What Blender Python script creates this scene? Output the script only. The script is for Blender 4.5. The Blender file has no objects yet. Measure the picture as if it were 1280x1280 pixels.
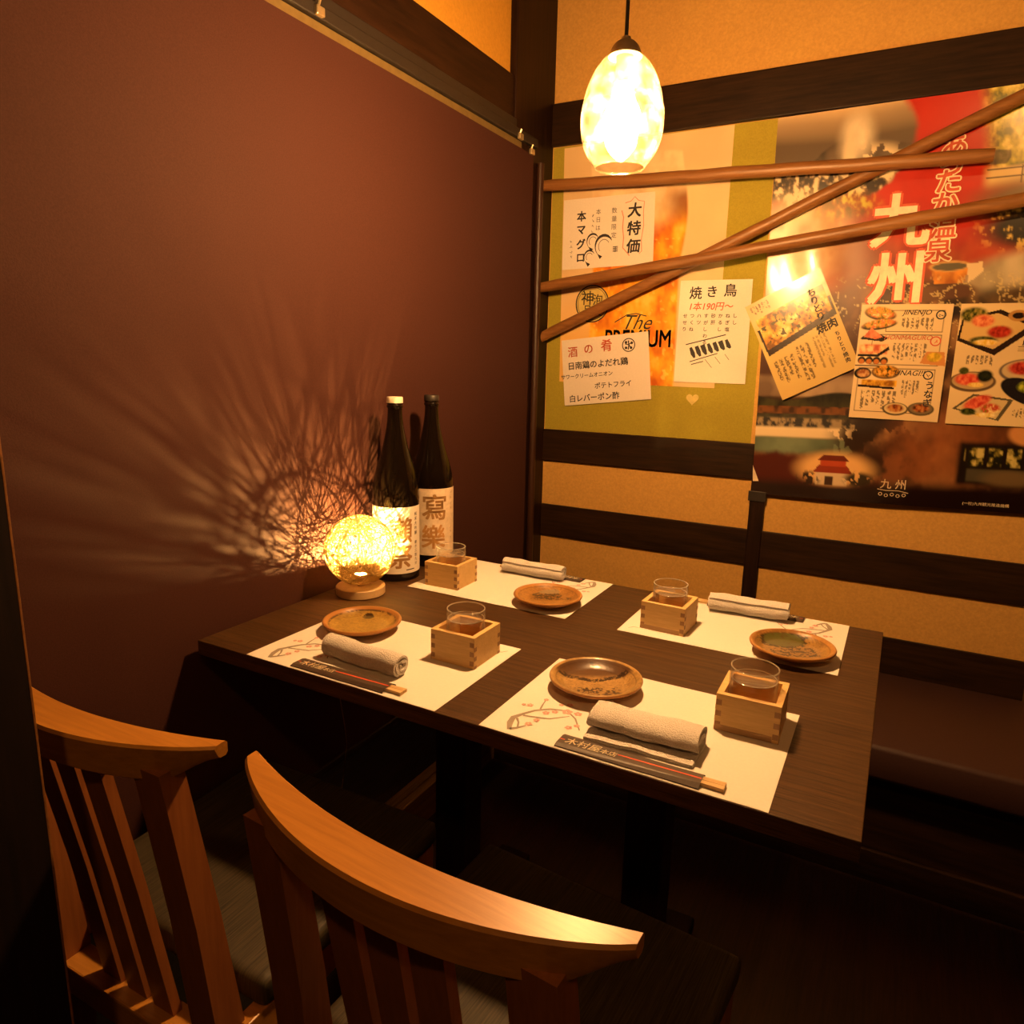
import bpy, bmesh, math, random
import numpy as np
from mathutils import Matrix, Vector

SC = bpy.context.scene
C = SC.collection
random.seed(7)
RNG = np.random.default_rng(11)

# ------------------------------------------------------------------ camera
cam_d = bpy.data.cameras.new('camera'); cam = bpy.data.objects.new('camera', cam_d); C.objects.link(cam)
yaw, pit, rol = 0.49805, -0.20875, 0.02336
fw = Vector((-math.sin(yaw)*math.cos(pit), math.cos(yaw)*math.cos(pit), math.sin(pit)))
rt = Vector((math.cos(yaw), math.sin(yaw), 0)); up = rt.cross(fw)
R_ = math.cos(rol)*rt + math.sin(rol)*up; U_ = -math.sin(rol)*rt + math.cos(rol)*up
M = Matrix((R_, U_, -fw)).transposed().to_4x4(); M.translation = Vector((1.0397, -0.7669, 1.2109))
cam.matrix_world = M
cam_d.sensor_width = 36; cam_d.lens = 887.3/1280*36; cam_d.clip_start = 0.05
SC.camera = cam

# ------------------------------------------------------------------ world, colour management
WARM = (1.0, 0.51, 0.185)
w = bpy.data.worlds.new('world'); SC.world = w; w.use_nodes = True
w.node_tree.nodes['Background'].inputs[0].default_value = (1.0, 0.5, 0.25, 1)
w.node_tree.nodes['Background'].inputs[1].default_value = 0.002
SC.view_settings.view_transform = 'Standard'; SC.view_settings.look = 'None'
SC.view_settings.gamma = 1; SC.view_settings.use_curve_mapping = False
SC.view_settings.exposure = 0.0
SC.cycles.use_denoising = True
SC.cycles.sample_clamp_indirect = 4.0
SC.cycles.max_bounces = 8; SC.cycles.transparent_max_bounces = 24

BULB = 1520.0      # pendant bulb radiance
LED = 270000.0       # ball lamp diode radiance
def room_lamp(loc, watts, rad, col=(1.0, 0.47, 0.14)):     # ceiling downlight behind the camera, lamp of the next booth
    d = bpy.data.lights.new('room_light', 'POINT'); d.energy = watts; d.color = col; d.shadow_soft_size = rad
    o = bpy.data.objects.new('room_light', d); o.location = loc; C.objects.link(o)
room_lamp((1.4, -1.35, 2.44), 20.0, 0.05)
room_lamp((-0.85, 0.75, 1.55), 3.0, 0.07)

# ------------------------------------------------------------------ materials
def lin(c):
    c = np.asarray(c, float)/255.0
    return np.where(c <= 0.04045, c/12.92, ((c+0.055)/1.055)**2.4)
MATS = {}
def nm(name):
    m = bpy.data.materials.new(name); m.use_nodes = True
    return m, m.node_tree, m.node_tree.nodes['Principled BSDF']
def ramp(nt, src, stops):
    r = nt.nodes.new('ShaderNodeValToRGB')
    e = r.color_ramp.elements
    while len(e) < len(stops): e.new(0.5)
    for k, (p, c) in enumerate(stops):
        e[k].position = p; e[k].color = (*c, 1)
    nt.links.new(src, r.inputs[0]); return r
def noise(nt, scale=(1, 1, 1), ns=5.0, detail=4, rough=0.6, coord='Object'):
    tc = nt.nodes.new('ShaderNodeTexCoord'); mp = nt.nodes.new('ShaderNodeMapping'); n = nt.nodes.new('ShaderNodeTexNoise')
    mp.inputs['Scale'].default_value = scale; n.inputs['Scale'].default_value = ns
    n.inputs['Detail'].default_value = detail; n.inputs['Roughness'].default_value = rough
    nt.links.new(tc.outputs[coord], mp.inputs[0]); nt.links.new(mp.outputs[0], n.inputs['Vector']); return n
def bump(nt, src, bs, strength, dist=0.001):
    b = nt.nodes.new('ShaderNodeBump'); b.inputs['Strength'].default_value = strength; b.inputs['Distance'].default_value = dist
    nt.links.new(src, b.inputs['Height']); nt.links.new(b.outputs[0], bs.inputs['Normal'])
def plain(name, col, rough=0.6, metal=0.0, nscale=60, var=0.12, bmp=0.15, spec=0.5):
    m, nt, bs = nm(name)
    n = noise(nt, ns=nscale)
    c = np.array(col)
    r = ramp(nt, n.outputs[0], [(0.3, tuple(c*(1-var))), (0.7, tuple(np.minimum(c*(1+var), 1)))])
    nt.links.new(r.outputs[0], bs.inputs['Base Color'])
    bs.inputs['Roughness'].default_value = rough; bs.inputs['Metallic'].default_value = metal
    bs.inputs['Specular IOR Level'].default_value = spec
    if bmp: bump(nt, n.outputs[0], bs, bmp)
    MATS[name] = m; return m
def wood(name, dark, light, grain=(1.2, 26, 26), ns=7.0, rough=0.45, bmp=0.25, coat=0.0, spec=0.5, lo=0.36, hi=0.64):
    m, nt, bs = nm(name)
    n = noise(nt, scale=grain, ns=ns, detail=6, rough=0.65)
    n2 = noise(nt, scale=tuple(g*0.22 for g in grain), ns=ns*0.5, detail=3)
    mx = nt.nodes.new('ShaderNodeMath'); mx.operation = 'MULTIPLY_ADD'; mx.inputs[1].default_value = 0.65
    sc = nt.nodes.new('ShaderNodeMath'); sc.operation = 'MULTIPLY'; sc.inputs[1].default_value = 0.35
    nt.links.new(n2.outputs[0], sc.inputs[0]); nt.links.new(n.outputs[0], mx.inputs[0]); nt.links.new(sc.outputs[0], mx.inputs[2])
    r = ramp(nt, mx.outputs[0], [(lo, dark), (hi, light)])
    nt.links.new(r.outputs[0], bs.inputs['Base Color'])
    bs.inputs['Roughness'].default_value = rough; bs.inputs['Coat Weight'].default_value = coat; bs.inputs['Coat Roughness'].default_value = 0.15
    bs.inputs['Specular IOR Level'].default_value = spec
    bump(nt, n.outputs[0], bs, bmp, 0.0006)
    MATS[name] = m; return m
def vcol(name, rough=0.5, coat=0.0, spec=0.5, bmp=0.1):
    m, nt, bs = nm(name)
    a = nt.nodes.new('ShaderNodeAttribute'); a.attribute_name = 'print'
    nt.links.new(a.outputs['Color'], bs.inputs['Base Color'])
    bs.inputs['Roughness'].default_value = rough; bs.inputs['Coat Weight'].default_value = coat; bs.inputs['Coat Roughness'].default_value = 0.12
    bs.inputs['Specular IOR Level'].default_value = spec
    if bmp: bump(nt, noise(nt, ns=220).outputs[0], bs, bmp, 0.0005)
    MATS[name] = m; return m
def schlick(nt, f0, power=4.0):      # reflectance of a thin clear sheet, the same from either side
    lw = nt.nodes.new('ShaderNodeLayerWeight'); lw.inputs[0].default_value = 0.5
    p = nt.nodes.new('ShaderNodeMath'); p.operation = 'POWER'; p.inputs[1].default_value = power
    a = nt.nodes.new('ShaderNodeMath'); a.operation = 'MULTIPLY_ADD'; a.inputs[1].default_value = 0.9-f0; a.inputs[2].default_value = f0
    nt.links.new(lw.outputs['Facing'], p.inputs[0]); nt.links.new(p.outputs[0], a.inputs[0]); return a
def thin_glass(name, tint=(1, 1, 1), ior=1.45, rough=0.02, base=0.03):
    m, nt, bs = nm(name); nt.nodes.remove(bs)
    out = nt.nodes['Material Output']
    t = nt.nodes.new('ShaderNodeBsdfTransparent'); t.inputs[0].default_value = (*tint, 1)
    g = nt.nodes.new('ShaderNodeBsdfGlossy'); g.inputs['Roughness'].default_value = rough
    ad = schlick(nt, base)
    mx = nt.nodes.new('ShaderNodeMixShader')
    nt.links.new(ad.outputs[0], mx.inputs[0]); nt.links.new(t.outputs[0], mx.inputs[1]); nt.links.new(g.outputs[0], mx.inputs[2])
    nt.links.new(mx.outputs[0], out.inputs[0]); MATS[name] = m; return m
def emit(name, col, strength):
    m, nt, bs = nm(name); nt.nodes.remove(bs)
    e = nt.nodes.new('ShaderNodeEmission'); e.inputs[0].default_value = (*col, 1); e.inputs[1].default_value = strength
    nt.links.new(e.outputs[0], nt.nodes['Material Output'].inputs[0]); MATS[name] = m; return m

plain('plaster', (0.62, 0.355, 0.095), 0.9, nscale=150, var=0.10, bmp=0.5, spec=0.2)
plain('plaster_upper', (0.68, 0.35, 0.045), 0.9, nscale=130, var=0.08, bmp=0.4, spec=0.2)
wood('dark_timber', (0.009, 0.0035, 0.0015), (0.034, 0.0145, 0.005), (1.0, 14, 14), rough=0.5, spec=0.2)
wood('dark_timber_v', (0.008, 0.0028, 0.0012), (0.027, 0.010, 0.004), (14, 14, 1.0), rough=0.5, spec=0.2)
wood('dark_timber_y', (0.009, 0.0035, 0.0015), (0.034, 0.013, 0.005), (14, 1.0, 14), rough=0.55, spec=0.2)
wood('red_timber', (0.025, 0.008, 0.003), (0.05, 0.016, 0.006), (16, 16, 1.0), rough=0.45)
wood('post_front', (0.006, 0.003, 0.002), (0.016, 0.007, 0.005), (16, 16, 1.0), rough=0.7, spec=0.2)
wood('table_wood', (0.014, 0.007, 0.003), (0.115, 0.056, 0.020), (2.6, 150, 150), ns=7.0, rough=0.42, bmp=0.5, spec=0.3, lo=0.38, hi=0.62)
wood('table_edge', (0.012, 0.006, 0.004), (0.035, 0.018, 0.010), (1.3, 30, 30), rough=0.5, spec=0.3)
wood('floor_wood', (0.018, 0.008, 0.005), (0.06, 0.022, 0.012), (26, 1.2, 26), rough=0.5)
wood('gold_wood', (0.12, 0.06, 0.02), (0.34, 0.19, 0.06), (26, 1.0, 26), rough=0.5)
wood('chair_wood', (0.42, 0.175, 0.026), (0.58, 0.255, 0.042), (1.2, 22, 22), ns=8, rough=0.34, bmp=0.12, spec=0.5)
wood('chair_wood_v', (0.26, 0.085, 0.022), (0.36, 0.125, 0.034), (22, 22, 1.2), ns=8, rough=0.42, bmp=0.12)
wood('pole_wood', (0.17, 0.068, 0.018), (0.31, 0.135, 0.038), (0.9, 16, 16), ns=9, rough=0.42)
wood('hinoki', (0.66, 0.43, 0.16), (0.82, 0.57, 0.25), (2.0, 30, 30), ns=16, rough=0.5, bmp=0.12)
plain('end_grain', (0.36, 0.20, 0.09), 0.6, nscale=300)
wood('strip_wood', (0.34, 0.20, 0.09), (0.46, 0.28, 0.13), (2.0, 40, 40), ns=16, rough=0.6)
plain('screen_cloth', (0.054, 0.0195, 0.0150), 0.7, nscale=420, var=0.16, bmp=0.25, spec=0.12)
plain('olive_bar', (0.20, 0.14, 0.05), 0.45, metal=0.3)
plain('brass', (0.75, 0.62, 0.38), 0.3, metal=0.8)
plain('black_metal', (0.02, 0.015, 0.012), 0.5)
plain('cap_metal', (0.60, 0.45, 0.27), 0.35, metal=0.25)
plain('black_cord', (0.02, 0.015, 0.01), 0.5)
plain('lamp_cord', (0.22, 0.11, 0.05), 0.5)
plain('leather', (0.050, 0.020, 0.016), 0.55, nscale=240, bmp=0.3)
plain('paper', (0.86, 0.82, 0.76), 0.75, nscale=220, var=0.02, bmp=0.05, spec=0.2)
plain('note_paper', (0.78, 0.70, 0.62), 0.7, nscale=200, var=0.03, bmp=0.05, spec=0.25)
plain('green_sheet', (0.36, 0.30, 0.035), 0.8, nscale=300, var=0.12, bmp=0.2, spec=0.2)
plain('ink', (0.018, 0.014, 0.012), 0.6)
plain('red_ink', (0.62, 0.10, 0.04), 0.6)
plain('pale_red_ink', (0.66, 0.26, 0.17), 0.6)
plain('pink_ink', (0.76, 0.42, 0.36), 0.7)
plain('bark_ink', (0.34, 0.28, 0.22), 0.7)
plain('cream_ink', (0.86, 0.74, 0.52), 0.6)
plain('gold_ink', (0.36, 0.20, 0.07), 0.5)
plain('gold_ink_light', (0.52, 0.27, 0.08), 0.5)
plain('heart_paper', (0.60, 0.46, 0.14), 0.6)
plain('sleeve_paper', (0.075, 0.050, 0.035), 0.5, nscale=200, spec=0.5)
plain('sleeve_red', (0.70, 0.10, 0.035), 0.5)
wood('chopstick_wood', (0.60, 0.40, 0.17), (0.74, 0.52, 0.25), (2, 60, 60), rough=0.55)
plain('bottle_glass', (0.006, 0.0035, 0.002), 0.09, nscale=10, var=0.1, bmp=0.0, spec=0.4)
plain('bottle_cap_white', (0.80, 0.72, 0.58), 0.4)
plain('label_white', (0.84, 0.78, 0.68), 0.55, nscale=120, var=0.03, bmp=0.05)
plain('label_tan', (0.72, 0.58, 0.42), 0.6, nscale=90, var=0.12, bmp=0.1)
plain('bamboo_base', (0.62, 0.42, 0.20), 0.5, nscale=60)
vcol('print_glossy', 0.28, coat=0.35)
vcol('print_matte', 0.6, spec=0.3)
vcol('print_laminated', 0.24, coat=0.5)
vcol('glaze', 0.3, coat=0.15, bmp=0.35)
def tumbler(name, tint, f0, power, dif):      # clear wall; pale diffuse tone mixed in edge-on imitates light carried in the glass
    m, nt, bs = nm(name); nt.nodes.remove(bs)
    t = nt.nodes.new('ShaderNodeBsdfTransparent'); r = ramp(nt, noise(nt, ns=30).outputs[0], [(0.3, tint), (0.7, tuple(min(1, c*1.02) for c in tint))]); nt.links.new(r.outputs[0], t.inputs[0])
    g = nt.nodes.new('ShaderNodeBsdfGlossy'); g.inputs['Roughness'].default_value = 0.04
    d = nt.nodes.new('ShaderNodeBsdfDiffuse'); d.inputs[0].default_value = (0.82, 0.74, 0.62, 1)
    m1 = nt.nodes.new('ShaderNodeMixShader'); m1.inputs[0].default_value = dif; nt.links.new(g.outputs[0], m1.inputs[1]); nt.links.new(d.outputs[0], m1.inputs[2])
    m2 = nt.nodes.new('ShaderNodeMixShader'); nt.links.new(schlick(nt, f0, power).outputs[0], m2.inputs[0]); nt.links.new(t.outputs[0], m2.inputs[1]); nt.links.new(m1.outputs[0], m2.inputs[2])
    nt.links.new(m2.outputs[0], nt.nodes['Material Output'].inputs[0]); MATS[name] = m
tumbler('tumbler_glass', (0.985, 0.985, 0.98), 0.03, 4.0, 0.35); tumbler('rim_glass', (0.97, 0.97, 0.95), 0.40, 1.5, 0.6); tumbler('sake_liquid', (0.97, 0.91, 0.80), 0.05, 2.5, 0.3)
thin_glass('masu_sake', (0.96, 0.86, 0.66), 1.33)
emit('bulb_glow', WARM, BULB); emit('diode_glow', (1.0, 0.60, 0.17), LED)
# towel: white terry with fine relief
m, nt, bs = nm('terry'); n = noise(nt, ns=520, detail=3)
r = ramp(nt, n.outputs[0], [(0.3, (0.74, 0.70, 0.66)), (0.7, (0.92, 0.88, 0.84))]); nt.links.new(r.outputs[0], bs.inputs['Base Color'])
bs.inputs['Roughness'].default_value = 0.95; bs.inputs['Specular IOR Level'].default_value = 0.1; bump(nt, n.outputs[0], bs, 1.0, 0.003); MATS['terry'] = m
# seat cloth: dark olive woven stripes
m, nt, bs = nm('seat_cloth'); n = noise(nt, scale=(140, 3, 3), ns=4, detail=4)
r = ramp(nt, n.outputs[0], [(0.35, (0.022, 0.017, 0.009)), (0.7, (0.088, 0.068, 0.034))]); nt.links.new(r.outputs[0], bs.inputs['Base Color'])
bs.inputs['Roughness'].default_value = 0.6; bump(nt, n.outputs[0], bs, 0.5); MATS['seat_cloth'] = m
# string of the ball lamp: lets light through
m, nt, bs = nm('string'); nt.nodes.remove(bs)
d = nt.nodes.new('ShaderNodeBsdfDiffuse'); d.inputs[0].default_value = (0.62, 0.44, 0.17, 1)
t = nt.nodes.new('ShaderNodeBsdfTranslucent'); t.inputs[0].default_value = (0.6, 0.36, 0.10, 1)
mx = nt.nodes.new('ShaderNodeMixShader'); n = noise(nt, ns=200); r = ramp(nt, n.outputs[0], [(0.3, (0.006,)*3), (0.7, (0.02,)*3)])
nt.links.new(r.outputs[0], mx.inputs[0]); nt.links.new(d.outputs[0], mx.inputs[1]); nt.links.new(t.outputs[0], mx.inputs[2])
nt.links.new(mx.outputs[0], nt.nodes['Material Output'].inputs[0]); MATS['string'] = m
# pendant shade: clear crackled glass with cloudy veins
m, nt, bs = nm('crackle_glass'); nt.nodes.remove(bs)
tr = nt.nodes.new('ShaderNodeBsdfTransparent'); tr.inputs[0].default_value = (1, 0.97, 0.90, 1)
tl = nt.nodes.new('ShaderNodeBsdfTranslucent'); tl.inputs[0].default_value = (1, 0.86, 0.55, 1)
gl = nt.nodes.new('ShaderNodeBsdfGlossy'); gl.inputs['Roughness'].default_value = 0.05
n = noise(nt, ns=34, detail=5, rough=0.7); r = ramp(nt, n.outputs[0], [(0.38, (0.005,)*3), (0.50, (0.018,)*3), (0.64, (0.07,)*3)])
m1 = nt.nodes.new('ShaderNodeMixShader'); nt.links.new(r.outputs[0], m1.inputs[0]); nt.links.new(tr.outputs[0], m1.inputs[1]); nt.links.new(tl.outputs[0], m1.inputs[2])
f = schlick(nt, 0.03)
m2 = nt.nodes.new('ShaderNodeMixShader'); nt.links.new(f.outputs[0], m2.inputs[0]); nt.links.new(m1.outputs[0], m2.inputs[1]); nt.links.new(gl.outputs[0], m2.inputs[2])
nt.links.new(m2.outputs[0], nt.nodes['Material Output'].inputs[0]); MATS['crackle_glass'] = m

# ------------------------------------------------------------------ geometry helpers (each returns (verts, faces))
def cat(*ps):
    V, F = [], []
    for v, f in ps:
        o = len(V); V += [tuple(q) for q in v]; F += [tuple(i+o for i in q) for q in f]
    return V, F
def box(x0, x1, y0, y1, z0, z1, bev=0.0):
    if bev <= 0:
        V = [(x, y, z) for z in (z0, z1) for y in (y0, y1) for x in (x0, x1)]
        return V, [(0, 2, 3, 1), (4, 5, 7, 6), (0, 1, 5, 4), (2, 6, 7, 3), (0, 4, 6, 2), (1, 3, 7, 5)]
    bm = bmesh.new(); bmesh.ops.create_cube(bm, size=1)
    for v in bm.verts: v.co = Vector(((x0+x1)/2+v.co.x*(x1-x0), (y0+y1)/2+v.co.y*(y1-y0), (z0+z1)/2+v.co.z*(z1-z0)))
    bmesh.ops.bevel(bm, geom=bm.edges[:], offset=bev, segments=2, affect='EDGES', profile=0.5)
    bm.verts.index_update(); V = [v.co[:] for v in bm.verts]; F = [tuple(v.index for v in f.verts) for f in bm.faces]; bm.free(); return V, F
def lathe(prof, n=48, cx=0, cy=0):
    V, F = [], []; idx = []
    for r, z in prof:
        if r < 1e-6: idx.append([len(V)]*n); V.append((cx, cy, z))
        else:
            idx.append(list(range(len(V), len(V)+n))); V += [(cx+r*math.cos(2*math.pi*k/n), cy+r*math.sin(2*math.pi*k/n), z) for k in range(n)]
    for a, b in zip(idx, idx[1:]):
        for k in range(n):
            q = [a[k], a[(k+1) % n], b[(k+1) % n], b[k]]
            q = [x for i, x in enumerate(q) if x != q[i-1]]
            if len(q) >= 3: F.append(tuple(q))
    return V, F
def tube(pts, rad, n=8, closed=False, caps=True):
    P = [Vector(p) for p in pts]; m = len(P)
    rs = rad if hasattr(rad, '__len__') else [rad]*m
    V, F = [], []; nrm = None
    for i, p in enumerate(P):
        t = (P[(i+1) % m]-P[i-1]) if closed else (P[min(i+1, m-1)]-P[max(i-1, 0)])
        t.normalize()
        if nrm is None:
            nrm = t.orthogonal().normalized()
        else:
            nrm = (nrm - t*nrm.dot(t)).normalized()
        b = t.cross(nrm)
        V += [tuple(p + rs[i]*(math.cos(2*math.pi*k/n)*nrm + math.sin(2*math.pi*k/n)*b)) for k in range(n)]
    for i in range(m if closed else m-1):
        a, c = i*n, ((i+1) % m)*n
        for k in range(n): F.append((a+k, a+(k+1) % n, c+(k+1) % n, c+k))
    if caps and not closed:
        F.append(tuple(range(n-1, -1, -1))); F.append(tuple(range((m-1)*n, m*n)))
    return V, F
def sweep_box(pts, wx, wy):          # square bar following pts, section in x/y
    V, F = [], []
    for i, (x, y, z) in enumerate(pts):
        a = wx[i] if hasattr(wx, '__len__') else wx; b = wy[i] if hasattr(wy, '__len__') else wy
        V += [(x-a/2, y-b/2, z), (x+a/2, y-b/2, z), (x+a/2, y+b/2, z), (x-a/2, y+b/2, z)]
    for i in range(len(pts)-1):
        for k in range(4): F.append((4*i+k, 4*i+(k+1) % 4, 4*i+4+(k+1) % 4, 4*i+4+k))
    F.append((3, 2, 1, 0)); n = 4*len(pts); F.append((n-4, n-3, n-2, n-1)); return V, F
def ribbon(pts, wd):                 # flat strip in 2-D
    P = [Vector((p[0], p[1])) for p in pts]; V, F = [], []
    for i, p in enumerate(P):
        t = (P[min(i+1, len(P)-1)]-P[max(i-1, 0)]).normalized(); nn = Vector((-t.y, t.x)); ww = wd[i] if hasattr(wd, '__len__') else wd
        V += [tuple(p+nn*ww/2)+(0,), tuple(p-nn*ww/2)+(0,)]
    for i in range(len(P)-1): F.append((2*i, 2*i+1, 2*i+3, 2*i+2))
    return V, F
def disc(x, y, r, n=10, ry=None):
    ry = ry or r
    return [(x+r*math.cos(2*math.pi*k/n), y+ry*math.sin(2*math.pi*k/n), 0) for k in range(n)], [tuple(range(n))]
def ring(x, y, r, wd, n=40):
    V = []; F = []
    for k in range(n):
        a = 2*math.pi*k/n; V += [(x+(r-wd/2)*math.cos(a), y+(r-wd/2)*math.sin(a), 0), (x+(r+wd/2)*math.cos(a), y+(r+wd/2)*math.sin(a), 0)]
    for k in range(n):
        j = (k+1) % n; F.append((2*k, 2*k+1, 2*j+1, 2*j))
    return V, F
def mapv(vf, fn): return [fn(*v) for v in vf[0]], vf[1]
def move(vf, dx=0, dy=0, dz=0): return mapv(vf, lambda x, y, z: (x+dx, y+dy, z+dz))
_tc = {}
def text(body, size, bold=0.0, shear=0.0):      # flat lettering, centred on the origin
    key = (body, shear)
    if key not in _tc:
        cu = bpy.data.curves.new('lettering', 'FONT'); cu.body = body; cu.resolution_u = 3; cu.shear = shear
        o = bpy.data.objects.new('lettering', cu); C.objects.link(o)
        ev = o.evaluated_get(bpy.context.evaluated_depsgraph_get()); me = ev.to_mesh()
        V = [v.co[:] for v in me.vertices]; F = [tuple(p.vertices) for p in me.polygons]
        ev.to_mesh_clear(); bpy.data.objects.remove(o); bpy.data.curves.remove(cu)
        if V:
            a = np.array(V); c = (a.max(0)+a.min(0))/2; V = [tuple(q) for q in a-c]
        _tc[key] = (V, F)
    V, F = _tc[key]
    base = ([(x*size, y*size, 0) for x, y, z in V], F)
    if bold <= 0: return base
    d = bold*size; n = 4 if bold < 0.05 else 10       # heavier strokes: the same glyph printed several times, slightly shifted
    return cat(*[move(base, d*math.cos(2*math.pi*(k+0.5)/n), d*math.sin(2*math.pi*(k+0.5)/n)) for k in range(n)])
def vtext(body, size, step=1.1, bold=0.0, shear=0.0, jit=0.0):      # vertical column, centred on x, top at 0
    ps = []
    for k, ch in enumerate(body):
        if ch == ' ': continue
        t = text('｜' if ch == 'ー' else ch, size, bold, shear)
        ps.append(move(t, random.uniform(-jit, jit)*size, -size*step*(k+0.5)))
    return cat(*ps)
def slice_x(vf, step):               # cut flat lettering into narrow columns so that it can be bent
    bm = bmesh.new(); vs = [bm.verts.new(v) for v in vf[0]]
    for f in vf[1]:
        try: bm.faces.new([vs[i] for i in f])
        except ValueError: pass
    xs = [v[0] for v in vf[0]]; x = min(xs)+step
    while x < max(xs):
        bmesh.ops.bisect_plane(bm, geom=bm.verts[:]+bm.edges[:]+bm.faces[:], plane_co=(x, 0, 0), plane_no=(1, 0, 0)); x += step
    bm.verts.index_update(); r = ([v.co[:] for v in bm.verts], [tuple(v.index for v in f.verts) for f in bm.faces]); bm.free(); return r
def fit(vf, w, h):
    a = np.array(vf[0]); d = a.max(0)-a.min(0); return [(x*w/d[0], y*h/d[1], 0) for x, y, z in vf[0]], vf[1]
def marks(n, size, seed):            # a column of unreadable pen marks
    r = np.random.default_rng(seed); ps = []
    for k in range(n):
        y = -size*1.3*(k+0.5)
        for _ in range(3):
            x0, x1 = r.uniform(-0.4, 0.4, 2)*size; a, b = r.uniform(-0.4, 0.4, 2)*size
            ps.append(ribbon([(x0, y+a), (x1, y+b)], size*0.09))
    return cat(*ps)
def rot2(vf, a):
    c, s = math.cos(a), math.sin(a); return mapv(vf, lambda x, y, z: (c*x-s*y, s*x+c*y, z))

PRINTS = {'lettering', 'small_lettering', 'red_lettering', 'side_lettering', 'seal_lettering', 'title_outline', 'title_lettering', 'subtitle_outline', 'subtitle_lettering', 'small_title', 'small_print', 'fish_drawing', 'seal_drawing', 'grill_drawing', 'red_scroll', 'stamp', 'branch_print', 'blossom_print', 'joint_ends', 'red_line', 'string_shade'}      # too small to pick apart
def add(name, vf, mat, parent=None, smooth=None, loc=None, cols=None):
    me = bpy.data.meshes.new(name); me.from_pydata(vf[0], [], vf[1])
    if smooth is not None:
        me.polygons.foreach_set('use_smooth', [True]*len(me.polygons)); me.set_sharp_from_angle(angle=math.radians(smooth))
    if cols is not None:
        at = me.color_attributes.new('print', 'FLOAT_COLOR', 'POINT')
        a = np.ones((len(vf[0]), 4), np.float32); a[:, :3] = cols; at.data.foreach_set('color', a.ravel())
    me.materials.append(MATS[mat]); me.update()
    o = bpy.data.objects.new(name, me); C.objects.link(o)
    if parent: o.parent = parent
    if name in PRINTS: o['kind'] = 'stuff'
    if loc: o.location = loc
    return o
def tag(o, label=None, cat_=None, group=None, kind=None):
    for k, v in (('label', label), ('category', cat_), ('group', group), ('kind', kind)):
        if v: o[k] = v
    return o
def thing(name, label, cat_, loc=(0, 0, 0), rz=0.0, group=None):
    o = bpy.data.objects.new(name, None); C.objects.link(o); o.empty_display_size = 0.05
    o.location = loc; o.rotation_euler = (0, 0, rz); return tag(o, label, cat_, group)
def struct(name, vf, mat, label=None, smooth=None, parent=None):
    o = add(name, vf, mat, parent, smooth)
    if not parent: o['kind'] = 'structure'
    if label: o['label'] = label
    return o

# ------------------------------------------------------------------ painting helpers for printed sheets
def vnoise(u, v, s, seed):
    g = np.random.default_rng(seed).random((int(s)+3, int(s)+3))
    x, y = u*s, v*s; i, j = np.floor(x).astype(int), np.floor(y).astype(int); fx, fy = x-i, y-j
    fx = fx*fx*(3-2*fx); fy = fy*fy*(3-2*fy); i = np.clip(i, 0, int(s)+1); j = np.clip(j, 0, int(s)+1)
    return (g[i, j]*(1-fx)+g[i+1, j]*fx)*(1-fy)+(g[i, j+1]*(1-fx)+g[i+1, j+1]*fx)*fy
def fbm(u, v, s, seed, octv=4):
    t, a, n = 0, 1.0, 0
    u = np.clip(u, 0, 1); v = np.clip(v, 0, 1)
    for k in range(octv): t = t+a*vnoise(u, v, s*2**k, seed+k); n += a; a *= 0.55
    return t/n
def ss(e0, e1, x):
    t = np.clip((x-e0)/(e1-e0), 0, 1); return t*t*(3-2*t)
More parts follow.
